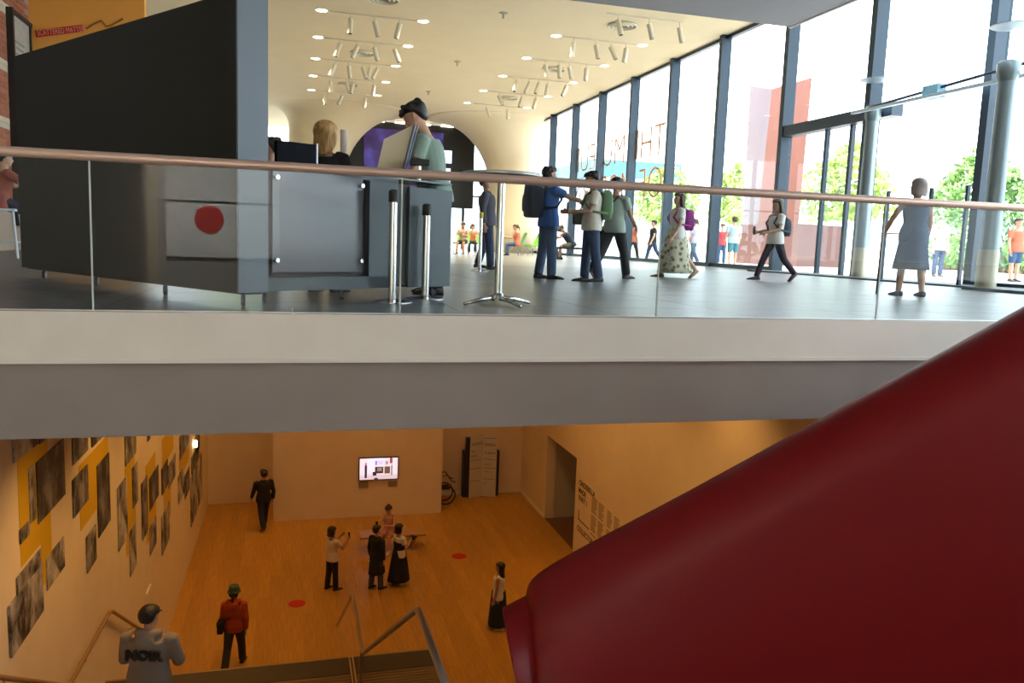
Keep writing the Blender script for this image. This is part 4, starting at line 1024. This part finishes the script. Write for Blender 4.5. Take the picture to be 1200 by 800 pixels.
# ---- upstairs, walking and standing
loc, H = at_(640,326.5,193,UZ)
P_ = person('man in blue polo and jeans reaching out an arm, wearing a large dark backpack', loc, H, -88, legs=((4,2),(-5,3)), arms=((68,4,8,0),(10,8,25,5)), top=('tee',cloth('blue',(.04,.13,.42))), bottom=('trousers',jean), shoe=shoe_b, hair=('short','black'), skin=1, wide=1.08)
backpack(P_, cloth('pack_dark',(.015,.02,.035)), 'bulky dark backpack on the back of the man in blue', (.34,.56,.26), -.02)
loc, H = at_(690,330,198,UZ)
P_ = person('man in cream tee and dark jeans looking at his phone, facing the man in blue', loc, H, 82, legs=((5,3),(-7,4)), arms=((18,6,72,12),(18,6,72,12)), head=(14,0), top=('tee',cream), bottom=('trousers',jean_d), shoe=shoe_b, hair=('short','black'), skin=1, wide=1.05)
phone(P_, 1, 'dark phone in the hands of the man in the cream tee')
backpack(P_, cloth('pack_green',(.14,.24,.12)), 'olive green backpack on the man in the cream tee', (.28,.42,.16), .0)
cross_bag(P_, cloth('bag_olive',(.07,.08,.05)), 'small olive pouch hanging at the hip of the man in the cream tee', 1, .09, (.2,.2,.09), .13)
loc, H = at_(717,326,203,UZ)
P_ = person('walking man in black trousers half hidden behind the man in the cream tee', loc, H, -60, legs=((20,6),(-22,18)), arms=((22,6,30,8),(-14,8,14,0)), head=(8,0), top=('tee',cloth('sage',(.35,.42,.34))), bottom=('trousers',blk), shoe=shoe_b, hair=('short','black'), skin=1, heel=(0,35))
cross_bag(P_, blk, 'black bag swinging beside the walking man in black trousers', -1, -.12, (.26,.24,.1))
loc, H = at_(790,325,221,UZ)
P_ = person('long-haired woman in white top and long patterned skirt walking left', loc, H, 88, legs=((20,4),(-20,22)), arms=((-6,8,12,0),(10,8,20,0)), top=('tee',whitec), bottom=None, shoe=shoe_t, hair=('long','brown'), female=True, heel=(0,35))
def pattern_mat():
    m = bpy.data.materials.new('patterned_skirt'); m.use_nodes = True; nt = m.node_tree; b = nt.nodes['Principled BSDF']
    tc = nt.nodes.new('ShaderNodeTexCoord'); vo = nt.nodes.new('ShaderNodeTexVoronoi'); vo.inputs['Scale'].default_value = 11; cr = nt.nodes.new('ShaderNodeValToRGB')
    cr.color_ramp.elements[0].color = (.16,.13,.05,1); cr.color_ramp.elements[1].color = (.60,.56,.42,1); cr.color_ramp.elements[0].position = .25; cr.color_ramp.elements[1].position = .5
    nt.links.new(tc.outputs['Object'], vo.inputs[0]); nt.links.new(vo.outputs[0], cr.inputs[0]); nt.links.new(cr.outputs[0], b.inputs['Base Color']); b.inputs['Roughness'].default_value = .9; return m
def add_skirt(P, kind, m):
    ln, flare = bottom_len[kind]; S = P['S']; top_c = P['pel']+P['u']*.10*S; rs = []
    for t in np.linspace(0, 1, 10):
        c = top_c-np.array([0,0,ln*S*t]); r = (.165+(flare-.165)*t**.8)*S
        rs.append([c+np.array([r*.88*math.cos(a)*(1+.05*t*math.cos(7*a)), r*math.sin(a)*(1+.05*t*math.sin(6*a)), 0]) for a in np.linspace(0, 2*math.pi, 28, endpoint=False)])
    return MB().rings(rs).build('skirt', m, P['e'], smooth=True)
bottom_len['skirt_walk'] = (.86,.34)
add_skirt(P_, 'skirt_walk', pattern_mat())
backpack(P_, cloth('pack_purple',(.30,.03,.22)), 'purple backpack on the long-haired woman in the patterned skirt', (.27,.38,.17), .02)
loc, H = at_(905,329,228,UZ)
P_ = person('person in white tee and dark trousers striding left past the red pillar', loc, H, 90, legs=((24,4),(-22,22)), arms=((10,6,70,6),(16,6,62,6)), head=(8,0), top=('tee',whitec), bottom=('leggings',cloth('plum',(.04,.03,.045))), shoe=shoe_b, hair=('long','brown'), female=True, heel=(0,38), skin=1)
backpack(P_, cloth('pack_slate',(.05,.07,.10)), 'small slate backpack on the person striding left', (.24,.32,.14), .06)
phone(P_, 0, 'phone held by the person striding left')
loc, H = at_(1064,347,206,UZ)
P_ = person('pale-haired woman in a sleeveless navy dress seen from behind near the doors', loc, H, -12, legs=((-6,4,5),(5,3,4)), arms=((4,10,12,0),(24,20,18,0)), top=('sleeveless',cloth('dress_navy',(.02,.045,.10))), bottom=None, shoe=shoe_b, hair=('bob','grey'), female=True, face=False, wide=1.05)
bottom_len['sd'] = (.60,.27); add_skirt(P_, 'sd', MATS['cloth_dress_navy'])
e = held(P_, 1, 'walking_stick', 'thin dark walking stick held by the woman in navy', 'stick', None, None, .08)
MB().tube([(0,0,.42),(0,.02,-.78)], .012, 8).build('shaft', black, e)
loc, H = at_(570,315,203,UZ)
P_ = person('man in dark cap, grey jacket and jeans leaning by a chrome post', loc, H, -110, legs=((8,4),(-10,6)), arms=((-4,8,14,0),(14,8,18,4)), top=('long',cloth('grey_jacket',(.07,.065,.09))), bottom=('trousers',jean_d), shoe=shoe_b, hair=('short','black'), hat=('cap',blk), skin=1, lean=-5)
# ---- seated upstairs
green = mat('green_plastic',(.13,.42,.02),.4)
def chair(x, y, rz, label):
    e = empty('lounge_chair', (x,y,UZ), D2R(rz)); tag(e, label, 'chair', 'green lounge chairs')
    seat = [ [(-.27,t,.40+.05*math.cos(t*6)), (.27,t,.40+.05*math.cos(t*6))] for t in (0,) ]
    prof = [(.28,.44),(.1,.40),(-.12,.40),(-.24,.46),(-.36,.72),(-.44,.90)]
    m_ = MB(); rs = []
    for yy, zz in prof: rs.append([(-.27,yy,zz),(.27,yy,zz),(.27,yy-.02,zz+.045),(-.27,yy-.02,zz+.045)])
    m_.rings(rs[:4]).build('seat', green, e); MB().rings(rs[3:]).build('backrest', green, e)
    for sx_ in (-.2,.2):
        for sy_ in (-.18,.2): MB().tube([(sx_,sy_*.6,.40),(sx_*1.15,sy_*1.3,0)], .014, 8).build('leg', chrome, e)
    return e
for (px, d, rz, lb) in ((540,31,150,'green lounge chair nearest the desk end'),(603,31.5,60,'green lounge chair beside the right column, leaning outwards'),(622,33,100,'green lounge chair farthest right by the column'),(561,34,170,'green lounge chair behind the man in the cap')):
    p = ony(px, 290, d); chair(p[0], d, rz, lb)
sit = dict(legs=((86,84,6),(84,80,6)), hipz=.50)
def seated(label, px, d, yaw, H, topc, botc, hairs, female=False, lean=6, fwdarm=35, skin=0, hipz=.50, z=UZ):
    p = ony(px, 290, d)
    return person(label, (p[0],p[1],z), H, yaw, legs=((84,82,6),(86,86,6)), hipz=hipz, lift=False, arms=((fwdarm,8,50,10),(fwdarm,8,60,10)), lean=lean, head=(12,0), top=('tee',topc), bottom=('shorts' if not female else 'trousers',botc), shoe=shoe_b, hair=hairs, female=female, voxel=.02, skin=skin)
coral = cloth('coral',(.55,.16,.09)); tanb = cloth('tan',(.40,.28,.2))
seated('woman in coral top seated on a green chair by the column', 606,31.2,70,1.62,coral,jean,('pony','brown'),True)
seated('seated visitor in tan top on the green chair nearest the desk', 543,30.8,150,1.6,tanb,blk,('short','brown'),skin=1)
seated('seated visitor in black with dark hair behind the cap man', 553,33.5,170,1.6,coral,navy,('bob','black'),True)
# low bench with crouching man
p = onz(672,304,UZ)
b2 = empty('low_bench', (p[0],p[1],UZ)); tag(b2, 'low dark bench against the glass wall under the hunched man', 'bench')
MB().box((-.9,-.25,.36),(.9,.25,.44)).build('seat', blk, b2); [MB().box((s-.04,-.2,0),(s+.04,.2,.36)).build('leg', black, b2) for s in (-.7,.7)]
P_ = person('hunched man in navy tee and shorts sitting on the low bench by the glass', (p[0]-.1,p[1]-.05,UZ), 1.70, 80, legs=((80,88,8),(84,70,8)), hipz=.53, lift=False, arms=((40,8,40,16),(44,8,50,16)), lean=34, head=(14,0), top=('tee',navy), bottom=('shorts',cloth('khaki',(.10,.09,.06))), shoe=shoe_b, hair=('short','black'), voxel=.018, skin=1)
phone(P_, 0, 'phone held low by the hunched man on the bench')

# ---- staff and visitors at the desk
p = ony(383,150,7.75)
P_ = person('blond woman in black top seen from behind at the desk', (p[0],p[1],UZ), 1.57, -35, legs=((2,2),(-2,2)), arms=((20,10,60,6),(20,10,60,6)), top=('tee',blk), bottom=('trousers',blk), shoe=shoe_b, hair=('bob','blond'), female=True, face=False)
p = ony(511,170,7.72)
P_ = person('young man in sage green tee looking down behind the desk end', (p[0],p[1],UZ), 1.84, 72, legs=((2,2),(-2,2)), arms=((8,6,50,6),(6,8,52,10)), lean=12, head=(22,0), top=('tee',cloth('sage_tee',(.24,.34,.28))), bottom=('trousers',jean_d), shoe=shoe_b, hair=('short','black'), voxel=.011)
p = ony(318,170,10.5)
P_ = person('visitor in grey shirt half hidden behind the black monitor', (p[0],p[1],UZ), 1.70, 60, top=('tee',cloth('grey_shirt',(.22,.22,.25))), bottom=('trousers',jean_d), shoe=shoe_b, hair=('short','brown'))
# person on a white stool at the left edge
p = onz(4,302,UZ); sx_, sy_ = p[0]+.05, p[1]
so = empty('bar_stool', (sx_,sy_,UZ)); tag(so, 'white metal bar stool at the left edge by the brick wall', 'stool')
wmet = mat('white_metal',(.75,.77,.80),.4)
MB().box((-.19,-.19,.72),(.19,.19,.76)).build('seat', wmet, so, bevel=.01)
for a in (-1,1):
    for b_ in (-1,1): MB().tube([(a*.15,b_*.15,.72),(a*.21,b_*.21,0)], .02, 8).build('leg', wmet, so)
for b_ in (-1,1): MB().tube([(-.19,b_*.19,.25),(.19,b_*.19,.25)], .012, 6).build('rung', wmet, so); MB().tube([(b_*.19,-.19,.25),(b_*.19,.19,.25)], .012, 6).build('rung', wmet, so)
P_ = person('visitor in red top sitting on the white bar stool at the left edge', (sx_-.06,sy_,UZ), 1.68, -60, legs=((72,70,6),(76,64,6)), hipz=.86, lift=False, arms=((50,10,50,10),(46,10,70,10)), lean=8, top=('tee',cloth('red_top',(.36,.09,.06))), bottom=('trousers',navy), shoe=shoe_b, hair=('short','black'))

# ---- people outside on the plaza
def outside(label, px, d, yaw, H, topc, botc, hairs, leg=((4,2),(-4,2)), female=False):
    q = ony(px, 300, d)
    return person(label, (q[0],q[1],UZ-.02), H, yaw, legs=leg, top=('tee',topc), bottom=botc, shoe=shoe_b, hair=hairs, voxel=.02, female=female, arms=((4,8,14,0),(4,8,20,0)))
outside('person in pale blue shirt and shorts outside, left of the red pillar', 858,25.0,-10,1.72,cloth('pale_blue',(.45,.60,.72)),('shorts',cloth('teal_short',(.06,.20,.26))),('short','brown'))
outside('person in red outside behind the glass, next to the pale blue shirt', 845,29,150,1.6,cloth('redtee',(.5,.06,.08)),('trousers',jean),('short','black'))
outside('woman in lilac top outside the glass behind the purple backpack', 812,26.5,30,1.66,cloth('lilac',(.45,.40,.55)),('trousers',jean),('pony','brown'),((14,6),(-14,16)),True)
outside('dark-dressed passer-by outside near the third glass bay', 764,30,80,1.68,blk,('trousers',jean_d),('short','black'),((18,6),(-18,18)))
outside('passer-by in orange top outside near the second glass bay', 741,31.5,-80,1.66,coral,('trousers',blk),('bob','brown'),((18,6),(-18,18)),True)
outside('visitor in coral top outside the far right doors', 1190,17.2,170,1.68,coral,('shorts',jean),('short','brown'))
outside('visitor in pale top outside behind the woman in navy', 1100,20,160,1.66,tanb,('trousers',jean_d),('bob','grey'),female=True)

# ---- gallery visitors
loc, H = at_(309,619,549,0)
person('man in black suit walking away into the left recess', loc, H, 22, legs=((20,4),(-16,14)), arms=((-10,10,16,0),(14,10,22,0)), top=('long',blk), bottom=('trousers',navy), shoe=shoe_b, hair=('short','black'), heel=(0,30), face=False, wide=1.06)
loc, H = at_(389,690,615,0)
P_ = person('visitor in cream tee and black trousers raising a phone to take a picture', loc, H, -62, legs=((4,2),(-4,3)), arms=((38,4,100,12),(38,4,100,12)), top=('tee',cream), bottom=('trousers',blk), shoe=shoe_b, hair=('bob','black'), skin=1)
phone(P_, 0, 'phone raised by the visitor in the cream tee')
loc, H = at_(441,689,614,0)
P_ = person('visitor in long black coat and grey trousers looking towards the back wall', loc, H, -52, legs=((4,2),(-5,3)), arms=((-4,8,12,0),(-6,8,14,0)), top=('coat',blk), bottom=('trousers',cloth('slate_trouser',(.06,.065,.07))), shoe=shoe_b, hair=('short','black'))
bottom_len['ct'] = (.56,.235); o = add_skirt(P_, 'ct', blk); o.name = 'coat_skirt'
e = held(P_, 1, 'leaflet', 'white folded leaflet in the hand of the visitor in the black coat', 'leaflet', None, None, .09)
MB().box((-.07,-.05,-.05),(.07,.05,-.04)).build('sheet', whitec, e)
loc, H = at_(467,684,612,0)
P_ = person('woman in long black pinafore dress holding up a camera', loc, H, -64, legs=((4,2),(-4,3)), arms=((14,6,112,16),(14,6,100,24)), top=('tee',whitec), bottom=None, shoe=shoe_w, hair=('bob','black'), female=True)
bottom_len['pd'] = (.86,.31); o = add_skirt(P_, 'pd', blk)
m_ = MB(); S = P_['S']
m_.rings([ell(P_['pel']+P_['u']*t*S, np.array([1.,0,0]), P_['fw'], r*S, q*S) for t, r, q in ((.06,.185,.145),(.18,.17,.14),(.30,.18,.15),(.40,.17,.145),(.45,.12,.11))])
m_.build('pinafore_bodice', blk, P_['e'], smooth=True)
e = held(P_, 0, 'camera_body', 'black camera held by the woman in the black pinafore', 'camera', None, None, .10)
MB().box((-.07,-.03,-.045),(.07,.03,.045)).build('case', black, e, bevel=.01); MB().tube([(0,.03,0),(0,.11,0)], .035, 14).build('lens', black, e); MB().box((-.025,-.02,.045),(.025,.02,.065)).build('viewfinder', black, e)
p = (2.62,21.42,0)
P_ = person('woman with a hair bun and pink top seated on the wooden bench', p, 1.62, 150, legs=((82,80,6),(84,84,6)), hipz=.53, lift=False, arms=((38,8,60,12),(38,8,66,12)), lean=10, head=(16,0), top=('sleeveless',cloth('pink',(.55,.30,.24))), bottom=('shorts',cloth('pink_short',(.55,.25,.2))), shoe=shoe_w, hair=('bun','black'), female=True)
phone(P_, 0, 'phone in the lap of the seated woman with a bun')
loc, H = at_(583,736,657,0)
P_ = person('dark-haired girl in white sleeveless top and long black skirt near the red sculpture', loc, H, 66, legs=((8,3),(-6,4)), arms=((4,6,8,0),(4,6,10,0)), top=('sleeveless',whitec), bottom=None, shoe=shoe_w, hair=('long','black'), female=True, skin=1)
bottom_len['gs'] = (.88,.25); add_skirt(P_, 'gs', navy)
loc, H = at_(275,781,684,0)
P_ = person('person in orange hooded jacket and green bucket hat walking away', loc, H, -8, legs=((16,5),(-16,22)), arms=((-8,9,14,0),(6,9,18,0)), top=('hoodie',cloth('orange_jacket',(.40,.055,.008))), bottom=('trousers',cloth('charcoal',(.03,.03,.032))), shoe=shoe_b, hair=('pony','black'), hat=('bucket',cloth('hat_green',(.05,.085,.075))), heel=(0,30), face=False, wide=.88)
cross_bag(P_, blk, 'black shoulder bag at the left hip of the orange-jacketed person', -1, .02, (.30,.24,.12), -.04)
# NOIR hoodie on the stair
Yn = 7.75; q = ony(173,705,Yn); fz = LZ+.1692*math.ceil((9.55-Yn)/.25)
grey_h = cloth('hoodie_grey',(.27,.225,.185))
Hn = (q[2]-fz)*.97
P_ = person('man in grey hoodie lettered NOIR and black cap going down the stair', (q[0],Yn,fz), Hn, -14, legs=((10,8),(-4,6)), arms=((8,12,62,14),(8,12,62,14)), head=(10,-14), top=('hoodie',grey_h), bottom=('trousers',blk), shoe=shoe_b, hair=('short','black'), hat=('cap',blk), voxel=.011, wide=1.16, lean=3)
c = P_['pel']+P_['u']*.29*P_['S']-P_['fw']*.185*P_['S']
o = put_text('lettering', 'NOIR', .12, mat('noir_ink',(.02,.02,.02),.8), c+np.array([-.15,0,0]), (1,0,0), tuple(P_['u']), P_['e'], .016, bold=.006, sx=1.12)
